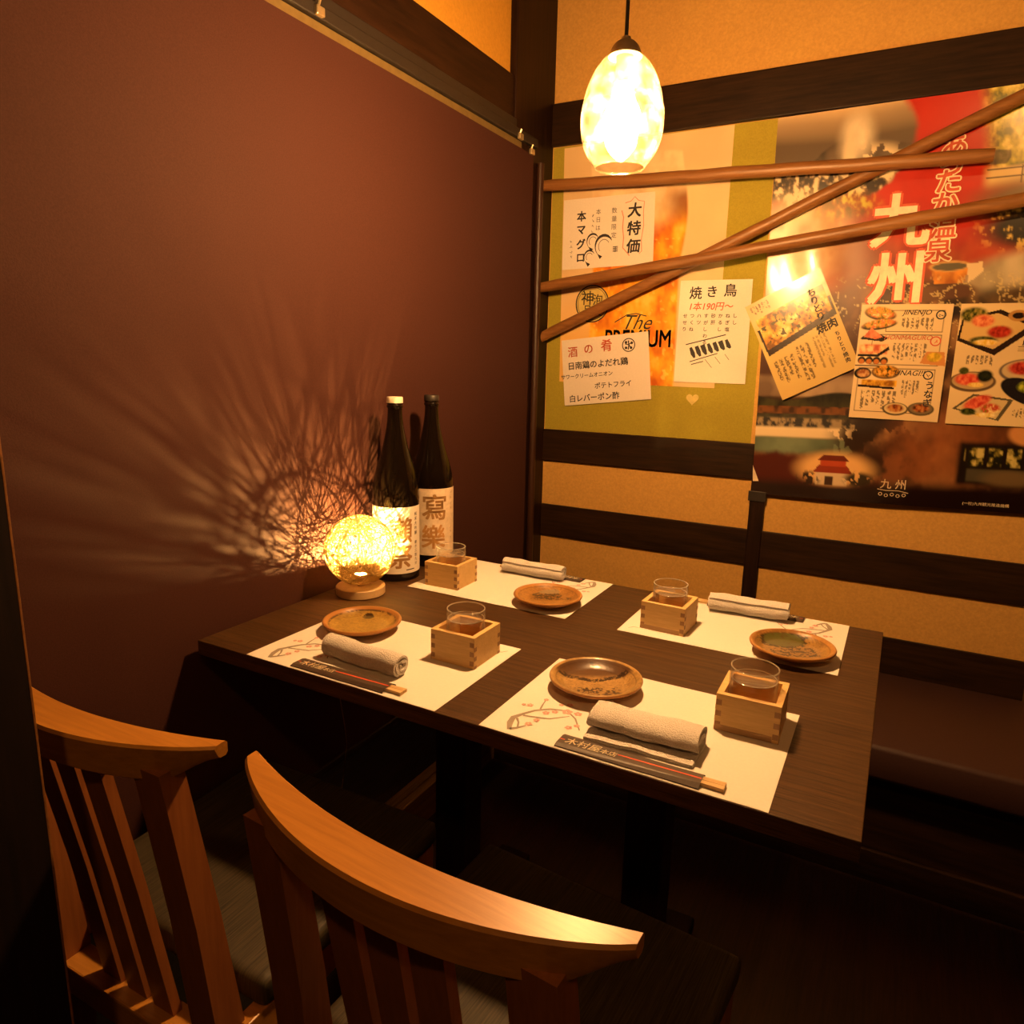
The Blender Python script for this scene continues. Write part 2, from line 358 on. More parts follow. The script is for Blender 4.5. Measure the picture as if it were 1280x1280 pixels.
class Sheet:
    def __init__(s, nx, ny, base):
        s.nx, s.ny = nx, ny; a = np.linspace(0, 1, nx); b = np.linspace(0, 1, ny)
        s.u, s.v = np.meshgrid(a, b); s.c = np.empty((ny, nx, 3)); s.c[:] = lin(base)
    def mix(s, mask, col):
        col = lin(col) if not isinstance(col, np.ndarray) else col
        m = np.clip(mask, 0, 1)[..., None]; s.c = s.c*(1-m)+col*m
    def ell(s, x, y, rx, ry, soft=0.1, ang=0.0):
        du, dv = s.u-x, (s.v-y); c, q = math.cos(ang), math.sin(ang)
        d = np.sqrt(((c*du+q*dv)/rx)**2+((-q*du+c*dv)/ry)**2); return 1-ss(1-soft, 1+soft, d)
    def rect(s, x0, x1, y0, y1, soft=0.004):
        return ss(x0-soft, x0+soft, s.u)*(1-ss(x1-soft, x1+soft, s.u))*ss(y0-soft, y0+soft, s.v)*(1-ss(y1-soft, y1+soft, s.v))
    def poly(s, pts):
        ins = np.zeros_like(s.u, bool); n = len(pts)
        for i in range(n):
            x0, y0 = pts[i]; x1, y1 = pts[i-1]
            cnd = ((y0 > s.v) != (y1 > s.v)) & (s.u < (x1-x0)*(s.v-y0)/((y1-y0) or 1e-9)+x0); ins ^= cnd
        return ins.astype(float)
    def n(s, sc, seed, o=4): return fbm(s.u, s.v, sc, seed, o)
    def tones(s, stops, t):
        xs = [p for p, _ in stops]; cs = np.array([lin(c) for _, c in stops])
        return np.stack([np.interp(t, xs, cs[:, k]) for k in range(3)], -1)
    def lines(s, x0, x1, y0, y1, nx, seed, col=(60, 45, 35), a=0.75, wd=0.3):     # unreadable fine print in vertical columns
        r = np.random.default_rng(seed)
        for k in range(nx):
            cx = x0+(x1-x0)*(k+0.5)/nx; hw = (x1-x0)/nx*wd; ln = r.uniform(0.6, 1.0)
            mk = s.rect(cx-hw, cx+hw, y0, y0+(y1-y0)*ln, 0.002)*(fbm(s.u, s.v, 90, seed+k, 1) > 0.42)
            s.mix(mk*a, col)
    def food(s, x, y, rx, ry, cols, seed, ang=0.0):
        m = s.ell(x, y, rx, ry, 0.25, ang); t = s.n(34, seed, 3); s.mix(m, s.tones([(0.25+0.5*k/(len(cols)-1), c) for k, c in enumerate(cols)], t))
def sheet_mesh(TL, TR, BR, BL, nx, ny, y, wave=None):
    a, b = np.meshgrid(np.linspace(0, 1, nx), np.linspace(0, 1, ny))
    P = ((1-a)*(1-b))[..., None]*np.array(TL)+(a*(1-b))[..., None]*np.array(TR)+(a*b)[..., None]*np.array(BR)+((1-a)*b)[..., None]*np.array(BL)
    yy = np.full_like(a, y) if wave is None else y-wave(a, b)
    V = np.stack([P[..., 0], yy, P[..., 1]], -1).reshape(-1, 3)
    i = np.arange((ny-1)*nx).reshape(ny-1, nx)[:, :-1].ravel()
    F = np.stack([i, i+nx, i+nx+1, i+1], -1)
    return [tuple(v) for v in V], [tuple(int(k) for k in f) for f in F]
class Placer:                        # puts flat lettering on a sheet: u right, v down, both 0..1
    def __init__(s, TL, TR, BR, BL, y, wave=None):
        s.q = [np.array(k) for k in (TL, TR, BR, BL)]; s.y = y; s.wave = wave
        s.w = np.linalg.norm(s.q[1]-s.q[0]); s.h = np.linalg.norm(s.q[3]-s.q[0])
    def __call__(s, vf, u, v, lift=0.0006):
        def fn(x, y, z):
            a, b = u+x/s.w, v-y/s.h
            p = (1-a)*(1-b)*s.q[0]+a*(1-b)*s.q[1]+a*b*s.q[2]+(1-a)*b*s.q[3]
            yy = s.y if s.wave is None else s.y-float(s.wave(np.array([[a]]), np.array([[b]]))[0, 0])
            return (p[0], yy-lift, p[1])
        return mapv(vf, fn)

# ================================================================== THE ROOM
YW = 1.416
struct('floor', box(-1.6, 2.8, -2.8, 1.6, -0.06, 0), 'floor_wood', 'dark red-brown boarded floor under the table')
struct('ceiling', box(-1.6, 2.8, -2.8, 1.6, 2.55, 2.6), 'dark_timber', 'dark boarded ceiling')
struct('wall_back', box(-0.4, 2.8, YW, 1.55, 0, 2.55), 'plaster', 'ochre sand plaster wall with dark timber rails')
struct('wall_left', box(-0.16, -0.05, -2.8, YW, 1.9, 2.55), 'plaster_upper', 'orange plaster wall above the left beam')
struct('wall_right', box(2.8, 2.9, -2.8, 1.6, 0, 2.55), 'dark_timber', 'dark wall on the right')
struct('wall_front', box(-1.6, 2.8, -2.9, -2.8, 0, 2.55), 'dark_timber', 'dark wall behind the viewer')
struct('wall_far_left', box(-1.7, -1.6, -2.8, 1.6, 0, 2.55), 'dark_timber_y', 'dark wall beyond the roll screen')
struct('trim_1', box(-0.16, -0.028, 1.165, YW, 0, 2.55, 0.004), 'dark_timber_v', 'dark timber pillar in the corner')
struct('trim_2', box(-0.16, -0.035, -2.8, 1.165, 1.885, 2.0, 0.003), 'dark_timber_y', 'dark timber beam above the roll screen')
struct('trim_3', box(-0.028, 2.8, 1.398, YW, 1.872, 1.994, 0.003), 'dark_timber', 'wide dark timber beam across the back wall')
struct('trim_4', box(-0.028, 0.667, 1.404, YW, 0.885, 0.990, 0.002), 'dark_timber', 'upper dark rail below the green sheet')
struct('trim_5', box(-0.028, 2.8, 1.406, YW, 0.622, 0.732, 0.002), 'dark_timber', 'middle dark rail behind the table')
struct('trim_6', box(-0.028, 1.403, 1.406, YW, 0.30, 0.472, 0.002), 'dark_timber', 'low dark board behind the bench')
struct('trim_7', box(0.667, 0.709, 1.400, YW, 0.30, 1.0, 0.002), 'dark_timber_v', 'narrow upright batten between the plaster fields')
struct('trim_8', cat(tube([(-0.017, 1.306, 0.3), (-0.017, 1.306, 1.80)], 0.0115, 14)), 'red_timber', 'slim red-brown round post beside the corner pillar', smooth=50)
struct('trim_9', box(0.20, 0.337, -0.56, -0.432, 0, 2.55, 0.0022), 'post_front', 'near-black post at the left edge of the view')
add('lit_edge', box(0.3350, 0.3372, -0.4342, -0.4318, 0.0, 2.55, 0.0004), 'pole_wood', bpy.data.objects['trim_9'])  # paler wood strip stands in for lamplight catching the post's edge
struct('trim_10', box(-0.02, 0.012, 0.40, 1.0, 0, 0.085, 0.003), 'gold_wood', 'narrow wooden floor track under the table, left strip')
struct('trim_11', box(0.022, 0.048, 0.40, 1.0, 0, 0.095, 0.003), 'gold_wood', 'narrow wooden floor track under the table, right strip')

# ------------------------------------------------------------------ roll screen along the left side
t = thing('roll_screen', 'burgundy-brown cloth roll screen hanging along the left side of the booth', 'screen', (-0.02, 0, 0))
ny, nz = 60, 30
V = []; F = []
for j in range(nz+1):
    for i in range(ny+1):
        y = -1.5+(1.268+1.5)*i/ny; z = 0.30+(1.815-0.30)*j/nz
        V.append((0.0012*math.sin(3.1*y+0.7*z)+0.0008*math.sin(7*y-2*z), y, z))
for j in range(nz):
    for i in range(ny): k = j*(ny+1)+i; F.append((k, k+1, k+ny+2, k+ny+1))
add('cloth', (V, F), 'screen_cloth', t, smooth=60)
add('bottom_bar', box(-0.006, 0.006, -1.5, 1.268, 0.285, 0.305, 0.003), 'black_metal', t)
add('head_strip', box(-0.014, -0.006, -1.5, 1.20, 1.806, 1.835, 0.001), 'olive_bar', t)
add('head_rail', box(-0.026, 0.004, -1.5, 1.285, 1.836, 1.862, 0.003), 'black_metal', t)
add('upper_rail', box(-0.026, -0.004, -1.5, 1.165, 1.862, 1.886, 0.002), 'black_metal', t)
for y, z in ((0.365, 1.848), (1.168, 1.841), (1.24, 1.818)):
    add('bracket', cat(box(0.002, 0.012, y-0.010, y+0.012, z-0.010, z+0.007, 0.0025), tube([(0.004, y, z+0.005), (0.010, y, z+0.018)], 0.003, 6)), 'brass', t)

# ------------------------------------------------------------------ bench along the back wall
t = thing('wall_bench', 'dark brown leather bench running along the back wall behind the table', 'bench', (0, 0, 0))
add('seat_cushion', box(-0.02, 2.3, 0.935, 1.402, 0.285, 0.372, 0.012), 'leather', t, smooth=50)
add('front_panel', box(-0.02, 2.3, 0.985, 1.008, 0.0, 0.287), 'dark_timber', t)
add('base_board', box(-0.02, 2.3, 0.975, 0.986, 0.0, 0.08, 0.002), 'dark_timber', t)

# ------------------------------------------------------------------ table
TW, TD, TH = 1.0547, 0.7062, 0.72
t = thing('dining_table', 'dark brown rectangular wooden table with fine streaked grain', 'table', (0, 0, 0))
add('table_top', box(0, TW, 0, TD, TH-0.0265, TH, 0.0012), 'table_wood', t)
for y_ in (0.10, 0.586): add('apron', box(0.06, TW-0.06, y_, y_+0.02, 0.63, 0.694), 'table_edge', t)
for x in (0.325, 0.73):
    lg = add('leg', box(x-0.035, x+0.035, 0.31, 0.38, 0.03, 0.694, 0.004), 'dark_timber_v', t)
    add('foot', box(x-0.04, x+0.04, 0.09, 0.61, 0.0, 0.03, 0.004), 'dark_timber_y', t)
    add('top_bracket', box(x-0.03, x+0.03, 0.12, 0.586, 0.66, 0.694, 0.003), 'dark_timber_y', t)

# ================================================================== ON THE BACK WALL
# green sheet
P0 = ((-0.027, 1.871), (0.646, 1.871), (0.652, 0.9905), (-0.027, 0.9905))
o = add('backing_sheet', sheet_mesh(*P0, 12, 16, YW-0.0012), 'green_sheet'); tag(o, 'large olive-green backing sheet pinned below the beam', 'sheet')
# beer poster
s = Sheet(150, 210, (226, 196, 150))
u, v = s.u, s.v
s.mix(0.5*s.n(6, 1), (206, 170, 120))
L = 0.17+0.04*np.sin(v*3); Rr = 0.745+0.03*np.sin((v-0.15)*9)*(v < 0.55)+0.02*(v-0.5)*(v > 0.5)
inside = ss(-0.008, 0.008, u-L)*ss(-0.008, 0.008, Rr-u)*ss(0.0, 0.02, v-0.045-0.22*np.abs(u-0.46)**2)
foam = s.tones([(0.3, (214, 178, 128)), (0.7, (240, 214, 170))], s.n(9, 3)); s.mix(inside, foam)
beer = s.tones([(0.25, (196, 96, 16)), (0.45, (226, 140, 20)), (0.62, (244, 176, 34)), (0.8, (250, 206, 90))], s.n(11, 5)+0.18*(0.45-u)+0.05*np.sin(v*30+u*12))
s.mix(inside*ss(0.24, 0.36, v+0.05*np.sin(u*9)), beer)
s.mix(inside*ss(0.60, 0.74, u)*ss(0.18, 0.25, v)*(1-ss(0.27, 0.40, v))*0.85, (120, 62, 14))
s.mix(ss(0.0, 0.3, v-0.55)*(1-inside)*0.55*(u < 0.4), (240, 180, 50))
bub = (s.n(60, 8, 1) > 0.78)*inside*(v > 0.4); s.mix(bub*0.4, (250, 214, 110))
PB = ((0.011, 1.866), (0.531, 1.870), (0.533, 1.147), (0.022, 1.150)); yb = YW-0.003
o = add('beer_poster', sheet_mesh(*PB, 150, 210, yb), 'print_matte', cols=s.c.reshape(-1, 3)); tag(o, 'tall poster of a foaming glass of golden beer on the green sheet', 'poster')
pp = Placer(*PB, yb)
add('lettering', pp(fit(text('PREMIUM', 0.085, 0.025), 0.216, 0.052), 0.515, 0.803), 'ink', o)
add('lettering', pp(text('The', 0.062, 0.0, 0.45), 0.52, 0.735), 'ink', o)
add('lettering', pp(ribbon([(-0.07, 0.0), (-0.03, 0.022), (0.0, 0.026), (0.035, 0.018)], 0.003), 0.50, 0.735), 'ink', o)
seal = cat(ring(0, 0, 0.056, 0.004), ring(0, 0, 0.050, 0.0015), move(text('神', 0.046, 0.01), -0.017, 0.018), move(text('泡', 0.036, 0.008), 0.019, 0.012), move(text('品', 0.034, 0.008), -0.016, -0.020), move(text('質', 0.034, 0.008), 0.018, -0.022))
add('gold_seal', pp(disc(0, 0, 0.055, 40), 0.213, 0.655, 0.0004), 'heart_paper', o)
add('seal_lettering', pp(seal, 0.213, 0.655, 0.0008), 'ink', o)

def note(name, label, q, y, mat='note_paper', wave=None):
    o = add(name, sheet_mesh(*q, 14, 14, y, wave), mat, smooth=60); tag(o, label, 'note', 'handwritten menu notes'); return o, Placer(*q, y, wave)
cw = lambda a, b: 0.0025*(a*a)*(b*b)+0.0015*np.sin(2.5*a+1.5*b)
# note 1
q = ((0.017, 1.713), (0.315, 1.714), (0.321, 1.510), (0.020, 1.503))
o, p = note('handwritten_note', 'handwritten tuna note with fish drawings, just under the top pole', q, YW-0.006, wave=cw)
add('lettering', cat(p(vtext('大特価', 0.044, 1.20, 0.035, 0.1), 0.79, 0.10), p(vtext('本マグロ', 0.032, 1.30, 0.035), 0.21, 0.15)), 'ink', o)
add('small_lettering', cat(p(vtext('数量限定', 0.018, 1.35), 0.575, 0.15), p(vtext('本日は', 0.017, 1.4), 0.40, 0.15), p(marks(4, 0.012, 3), 0.10, 0.56), p(marks(4, 0.012, 4), 0.335, 0.22)), 'ink', o)
def fish(x, y, sc, fl=1):
    body = [(math.cos(a)*0.032*sc*fl, math.sin(a)*0.036*sc) for a in np.linspace(0.5, 3.9, 12)]
    wd = [0.002, 0.006, 0.010, 0.012, 0.012, 0.011, 0.010, 0.008, 0.006, 0.004, 0.003, 0.002]
    tail = ribbon([(body[-1][0]+0.004*k*fl, body[-1][1]-0.004*k) for k in range(4)], [0.001, 0.004, 0.008, 0.011])
    return move(cat(ribbon(body, [q*sc*0.8 for q in wd]), ribbon([(q[0]*0.62, q[1]*0.62) for q in body], 0.0016), tail), x, y)
add('fish_drawing', cat(p(fish(0, 0, 0.9), 0.47, 0.70), p(fish(0, 0, 0.62), 0.345, 0.62), p(fish(0, 0, 0.55, 1), 0.31, 0.84)), 'ink', o)
add('seal_drawing', p(cat(*[ribbon([(-0.008, 0.008-0.0045*k), (0.008, 0.0085-0.0045*k)], 0.0024) for k in range(4)], ribbon([(0, 0.009), (0, -0.008)], 0.002)), 0.595, 0.76), 'ink', o)
sc_ = [(0, 0), (0.03, 0.01)]
add('red_scroll', cat(p(ribbon([(-0.03, 0), (-0.012, 0.004), (0.0, 0.016), (0.012, 0.004), (0.03, 0.0), (0.028, -0.03), (0.030, -0.07), (0.024, -0.11), (0.026, -0.145), (0.018, -0.152)], 0.0022), 0.79, 0.12),
                      p(ribbon([(0, 0), (0.006, -0.02), (0.004, -0.05), (0.008, -0.08), (0.006, -0.11), (0.02, -0.125), (0.028, -0.135)], 0.003), 0.655, 0.22)), 'pale_red_ink', o)
# note 2
q = ((0.026, 1.282), (0.319, 1.312), (0.342, 1.106), (0.047, 1.071))
o, p = note('handwritten_note', 'handwritten side dish note with red heading and round stamp, under the lowest pole', q, YW-0.006, wave=cw)
add('red_lettering', cat(p(text('酒', 0.036, 0.015), 0.13, 0.19), p(text('の', 0.034, 0.015), 0.32, 0.17), p(text('肴', 0.040, 0.015), 0.53, 0.14)), 'red_ink', o)
add('lettering', cat(p(text('日南鶏のよだれ鶏', 0.026, 0.02), 0.42, 0.40), p(text('サワークリームオニオン', 0.0165, 0.02), 0.28, 0.56), p(text('ポテトフライ', 0.021, 0.02), 0.58, 0.73), p(text('白レバーポン酢', 0.025, 0.02), 0.36, 0.90)), 'ink', o)
add('stamp', p(cat(ring(0, 0, 0.020, 0.003), ribbon([(0, 0.014), (0.001, 0), (-0.002, -0.014)], 0.004), ribbon([(-0.011, 0.004), (0, 0.001), (0.010, 0.006)], 0.003), ribbon([(0.001, 0), (0.008, -0.010)], 0.003), *[disc(0.012*math.cos(a), 0.012*math.sin(a), 0.0045, 8) for a in (0.5, 2.3, 3.9, 5.4)]), 0.78, 0.17), 'ink', o)
# note 3
q = ((0.410, 1.458), (0.618, 1.456), (0.622, 1.162), (0.410, 1.162))
o, p = note('handwritten_note', 'handwritten skewer menu note with grill drawing, right of the beer glass', q, YW-0.006, wave=cw)
add('lettering', cat(p(text('焼', 0.038, 0.02), 0.23, 0.12), p(text('き', 0.036, 0.02), 0.46, 0.11), p(text('鳥', 0.038, 0.02), 0.71, 0.10)), 'ink', o)
add('red_lettering', p(text('1本190円〜', 0.026, 0.015, 0.2), 0.46, 0.25), 'red_ink', o)
cols = ['しし', 'ねぎ塩', 'かるし', '砂肝', 'すがしわる', 'ハツ', 'つくね', 'せせり']
add('small_lettering', cat(*[p(vtext(b, 0.0135, 1.42, 0.02), 0.80-0.100*k, 0.31) for k, b in enumerate(cols)]), 'ink', o)
g = [ribbon([(-0.065, 0.022), (0.05, 0.052)], 0.003), ribbon([(-0.05, -0.028), (0.03, -0.002)], 0.0025), ribbon([(-0.045, -0.036), (-0.01, -0.026)], 0.0025)]
for k in range(7): g.append(ribbon([(-0.05+0.017*k, 0.014+0.004*k), (-0.042+0.017*k, -0.004+0.004*k), (-0.036+0.017*k, -0.016+0.005*k)], [0.008+0.003*(k % 3), 0.013, 0.006]))
for k in range(3): g.append(ribbon([(-0.005+0.028*k, -0.02+0.008*k), (0.016+0.024*k, -0.044+0.012*k)], 0.0014))
add('grill_drawing', p(cat(*g), 0.45, 0.70), 'ink', o)
# heart
hp = []
for k in range(24):
    a = 2*math.pi*k/24; hp.append((0.0012*16*math.sin(a)**3, YW-0.004, 0.0012*(13*math.cos(a)-5*math.cos(2*a)-2*math.cos(3*a)-math.cos(4*a))))
o = add('heart_sticker', ([(x+0.470, y, z+1.112) for x, y, z in hp]+[(x+0.470, y+0.001, z+1.112) for x, y, z in hp], [tuple(range(23, -1, -1))]+[(k, (k+1) % 24, 24+(k+1) % 24, 24+k) for k in range(24)]), 'heart_paper')
tag(o, 'small yellow paper heart stuck low on the green sheet', 'sticker')

# travel poster --------------------------------------------------------------
s = Sheet(240, 330, (186, 40, 24)); u, v = s.u, s.v
N = s.n(5, 21); N2 = s.n(24, 22); N3 = s.n(60, 23, 3)
s.mix(0.35*N2, (150, 24, 14))
s.mix(ss(0.27, 0.50, v+0.25*(N-0.5)), s.tones([(0.3, (96, 40, 20)), (0.5, (160, 84, 40)), (0.7, (190, 120, 70))], s.n(8, 25)))
s.mix(ss(0.40, 0.46, v+0.08*(N-0.5))*(u > 0.0), s.tones([(0.3, (34, 22, 14)), (0.5, (78, 52, 32)), (0.68, (150, 110, 70))], s.n(14, 26)))
mtn = (1-ss(0.445, 0.475, u+7.5*np.maximum(v-0.085, 0)**2+6*np.maximum(0.085-v, 0)**2+0.03*(N2-0.5)))*(1-ss(0.205, 0.235, v+0.06*(u-0.15)+0.02*(N2-0.5)))
sky = s.tones([(0, (206, 176, 134)), (0.03, (160, 136, 106)), (0.08, (96, 82, 66))], v+0.05*np.abs(u-0.2)); s.mix(mtn, sky)
ridge = 0.145-0.065*np.exp(-((u-0.22)/0.10)**2)-0.05*np.exp(-((u-0.42)/0.12)**2)-0.02*np.exp(-((u-0.02)/0.05)**2)+0.012*(N2-0.5)
s.mix(mtn*ss(0, 0.006, v-ridge), s.tones([(0.3, (48, 40, 32)), (0.7, (104, 88, 70))], s.n(12, 27)))
s.mix(mtn*s.ell(0.275, 0.075, 0.05, 0.055, 0.6)*(0.4+0.6*N2), (236, 220, 190))
s.mix(mtn*s.ell(0.255, 0.11, 0.02, 0.05, 0.6)*0.8, (226, 206, 170))
s.mix(mtn*ss(0.128, 0.14, v+0.05*u*0), s.tones([(0.40, (44, 36, 28)), (0.52, (120, 98, 70)), (0.6, (220, 200, 160))], N3))
s.mix(mtn*s.ell(0.34, 0.125, 0.08, 0.03, 0.5)*(N2 > 0.48), (226, 206, 168))
s.mix(s.ell(0.25, 0.235, 0.10, 0.035, 0.5), s.tones([(0.3, (80, 70, 20)), (0.5, (150, 84, 20)), (0.7, (190, 180, 60))], N3))
s.mix(s.ell(0.09, 0.33, 0.19, 0.11, 0.5), s.tones([(0.3, (180, 130, 80)), (0.7, (238, 214, 168))], s.n(9, 29)))
s.mix(s.rect(0, 0.05, 0.205, 0.28, 0.01)*0.8, (176, 60, 40))
s.mix(s.ell(0.05, 0.25, 0.07, 0.05, 0.6)*0.5, (200, 200, 150))
s.mix(s.ell(0.32, 0.40, 0.08, 0.12, 0.6)*0.7, (110, 66, 34))
tr_ = ss(0.66, 0.72, u+0.25*(0.16-v))*(1-ss(0.17, 0.20, v)); s.mix(tr_, s.tones([(0.3, (96, 96, 20)), (0.5, (176, 160, 40)), (0.7, (226, 206, 110))], s.n(40, 31)))
s.mix(ss(0.66, 0.70, u)*ss(0.17, 0.18, v)*(1-ss(0.20, 0.235, v)), (206, 176, 116))
for z in (0.178, 0.196): s.mix(s.rect(0.68, 1.0, z, z+0.003, 0.001), (70, 48, 24))
s.mix(s.rect(0.775, 0.782, 0.175, 0.215, 0.001), (70, 48, 24))
s.mix(s.ell(0.86, 0.255, 0.20, 0.05, 0.4), (110, 84, 46))
s.mix(s.ell(0.84, 0.315, 0.15, 0.05, 0.4), s.tones([(0.5, (16, 12, 8)), (0.60, (60, 48, 20)), (0.68, (206, 176, 90))], N3))
s.mix(s.ell(0.84, 0.425, 0.18, 0.055, 0.3), s.tones([(0.3, (130, 116, 92)), (0.7, (196, 180, 148))], s.n(7, 33)))
s.mix(s.ell(0.88, 0.475, 0.20, 0.03, 0.5), s.tones([(0.3, (40, 30, 18)), (0.7, (96, 72, 44))], N2))
s.mix(s.ell(0.55, 0.46, 0.07, 0.02, 0.3), (104, 70, 46)); s.mix(s.ell(0.63, 0.455, 0.06, 0.018, 0.3), (86, 54, 36))
s.mix(s.poly([(0.545, 0.395), (0.665, 0.395), (0.65, 0.437), (0.565, 0.437)]), s.tones([(0.3, (150, 84, 20)), (0.7, (220, 144, 50))], s.n(30, 35)))
s.mix(s.ell(0.605, 0.395, 0.062, 0.013, 0.1), (196, 150, 90)); s.mix(s.ell(0.605, 0.396, 0.052, 0.009, 0.1), (90, 84, 66))
s.mix(s.poly([(0.655, 0.392), (0.70, 0.388), (0.705, 0.412), (0.665, 0.437)]), (214, 190, 150))
crk = np.abs(s.n(26, 36)-0.5) < 0.02; s.mix(crk*ss(0.40, 0.44, v)*(1-ss(0.60, 0.64, v))*(u > 0.25)*0.6, (214, 190, 130))
s.mix((u < 0.42)*ss(0.52, 0.55, v)*(1-ss(0.66, 0.68, v))*0.8, (70, 36, 22))
s.mix((u < 0.45)*ss(0.655, 0.67, v)*(1-ss(0.715, 0.725, v)), s.tones([(0.35, (110, 88, 70)), (0.7, (176, 150, 120))], s.n(7, 38)))
hl = 0.716+0.012*np.sin(u*16); s.mix((u < 0.42)*ss(0, 0.006, v-hl)*(v < 0.80), s.tones([(0.35, (24, 22, 12)), (0.7, (64, 62, 34))], N2))
s.mix((u < 0.42)*(np.abs(v-0.757) < 0.011), s.tones([(0.3, (54, 30, 14)), (0.7, (116, 70, 30))], s.n(70, 39, 1)))
s.mix((u < 0.42)*ss(0.775, 0.783, v)*(1-ss(0.805, 0.815, v)), s.tones([(0.4, (24, 18, 12)), (0.6, (150, 130, 96))], N3))
s.mix((1-ss(0.30, 0.38, u))*ss(0.80, 0.808, v)*(1-ss(0.828, 0.838, v)), (226, 204, 164))
s.mix((1-ss(0.30, 0.40, u))*ss(0.828, 0.838, v)*(1-ss(0.87, 0.89, v)), s.tones([(0.3, (80, 96, 76)), (0.7, (120, 136, 108))], s.n(8, 40)))
s.mix(ss(0.865, 0.89, v+0.02*(N2-0.5))*(u < 0.46), (74, 22, 12))
tre = s.n(22, 41); s.mix(s.ell(0.42, 0.83, 0.13, 0.09, 0.4)*(tre > 0.47), (40, 24, 14)); s.mix(s.ell(0.50, 0.90, 0.12, 0.045, 0.5), s.tones([(0.4, (36, 16, 10)), (0.6, (120, 72, 40))], tre))
s.mix(s.ell(0.68, 0.84, 0.17, 0.10, 0.6)*0.8, s.tones([(0.3, (80, 38, 18)), (0.7, (160, 94, 50))], s.n(10, 43)))
s.mix(s.ell(0.30, 0.915, 0.13, 0.045, 0.35), (226, 180, 116))
s.mix(s.rect(0.235, 0.35, 0.925, 0.96, 0.002), (210, 186, 150)); s.mix(s.rect(0.27, 0.30, 0.935, 0.96, 0.002), (60, 36, 20))
s.mix(s.poly([(0.225, 0.925), (0.245, 0.905), (0.345, 0.905), (0.365, 0.925)]), (140, 50, 26)); s.mix(s.rect(0.25, 0.34, 0.89, 0.907, 0.002), (176, 70, 36))
s.mix(s.poly([(0.238, 0.893), (0.262, 0.876), (0.328, 0.876), (0.352, 0.893)]), (104, 36, 20))
s.mix(s.ell(0.39, 0.94, 0.05, 0.02, 0.4)*(N3 > 0.42), (44, 36, 18)); s.mix(s.ell(0.21, 0.945, 0.04, 0.02, 0.4)*(N3 > 0.45), (40, 26, 16))
wn = s.rect(0.70, 1.0, 0.825, 0.935, 0.01); s.mix(wn, (26, 16, 10))
s.mix(s.rect(0.72, 1.0, 0.84, 0.885, 0.003)*(((u-0.72) % 0.055) > 0.012), s.tones([(0.4, (24, 24, 10)), (0.52, (130, 120, 50)), (0.66, (200, 184, 110))], N3))
s.mix(s.rect(0.73, 1.0, 0.893, 0.925, 0.004)*0.6, (96, 90, 70)); s.mix(s.ell(0.86, 0.915, 0.08, 0.02, 0.4), (110, 90, 60))
s.mix(s.ell(0.90, 0.80, 0.06, 0.03, 0.2), (200, 140, 84))
bot = ss(0.925, 0.965, v+0.03*(u-0.5)); s.mix(bot*(1-wn*0.7)*(1-s.ell(0.30, 0.925, 0.13, 0.04, 0.3)), (26, 9, 6))
s.mix(ss(0.964, 0.972, v), (24, 8, 6))
def pw(a, b):
    return 0.004+0.0022*np.sin(7*a+5*b)*(0.4+b)+0.0018*np.sin(13*b+3*a)+0.0030*np.exp(-((b-0.36)/0.10)**2)*np.exp(-((a-0.12)/0.14)**2)*(1+np.sin(26*a-9*b))+0.005*np.exp(-((b-0.815)/0.035)**2)*np.exp(-(a/0.4)**2)
QP = ((0.649, 1.866), (1.372, 1.872), (1.397, 0.865), (0.670, 0.844)); yp = 1.399
o = add('travel_poster', sheet_mesh(*QP, 240, 330, yp, pw), 'print_glossy', smooth=60, cols=s.c.reshape(-1, 3)); tag(o, 'big glossy red hot-spring travel poster covering the right of the wall', 'poster')
p = Placer(*QP, yp, pw)
add('title_outline', cat(p(text('九', 0.135, 0.075), 0.44, 0.277), p(text('州', 0.135, 0.075), 0.438, 0.417)), 'red_ink', o)
add('title_lettering', cat(p(text('九', 0.135, 0.04), 0.44, 0.277, 0.0012), p(text('州', 0.135, 0.04), 0.438, 0.417, 0.0012)), 'cream_ink', o)
kk = [('あ', 0.117, 0.578), ('っ', 0.166, 0.575), ('た', 0.195, 0.572), ('か', 0.246, 0.57), ('温', 0.300, 0.572), ('泉', 0.355, 0.565)]
add('subtitle_outline', cat(*[p(text(c_, 0.060, 0.075), uu, vv) for c_, vv, uu in kk]), 'cream_ink', o)
add('subtitle_lettering', cat(*[p(text(c_, 0.060, 0.022), uu, vv, 0.0012) for c_, vv, uu in kk]), 'red_ink', o)
add('small_title', cat(p(text('九 州', 0.028, 0.01), 0.505, 0.945), p(ribbon([(-0.036, 0.003), (-0.015, 0.0), (0.015, 0.001), (0.038, -0.004)], 0.0016), 0.505, 0.963), *[p(ring(0.014*k-0.028, -0.003*(k % 2), 0.004, 0.0015, 12), 0.505, 0.973) for k in range(5)]), 'cream_ink', o)
add('small_print', p(text('(一社)九州観光推進機構', 0.0095), 0.80, 0.983), 'cream_ink', o)
add('torn_corner', ([(0.668, 1.392, 0.93), (0.690, 1.384, 0.885), (0.672, 1.394, 0.882), (0.676, 1.397, 0.90)], [(0, 2, 1), (0, 1, 3), (0, 3, 2)]), 'cream_ink', o)
add('tape_tab', box(0.662, 0.713, 1.3955, 1.3995, 0.822, 0.852, 0.001), 'black_metal', o)

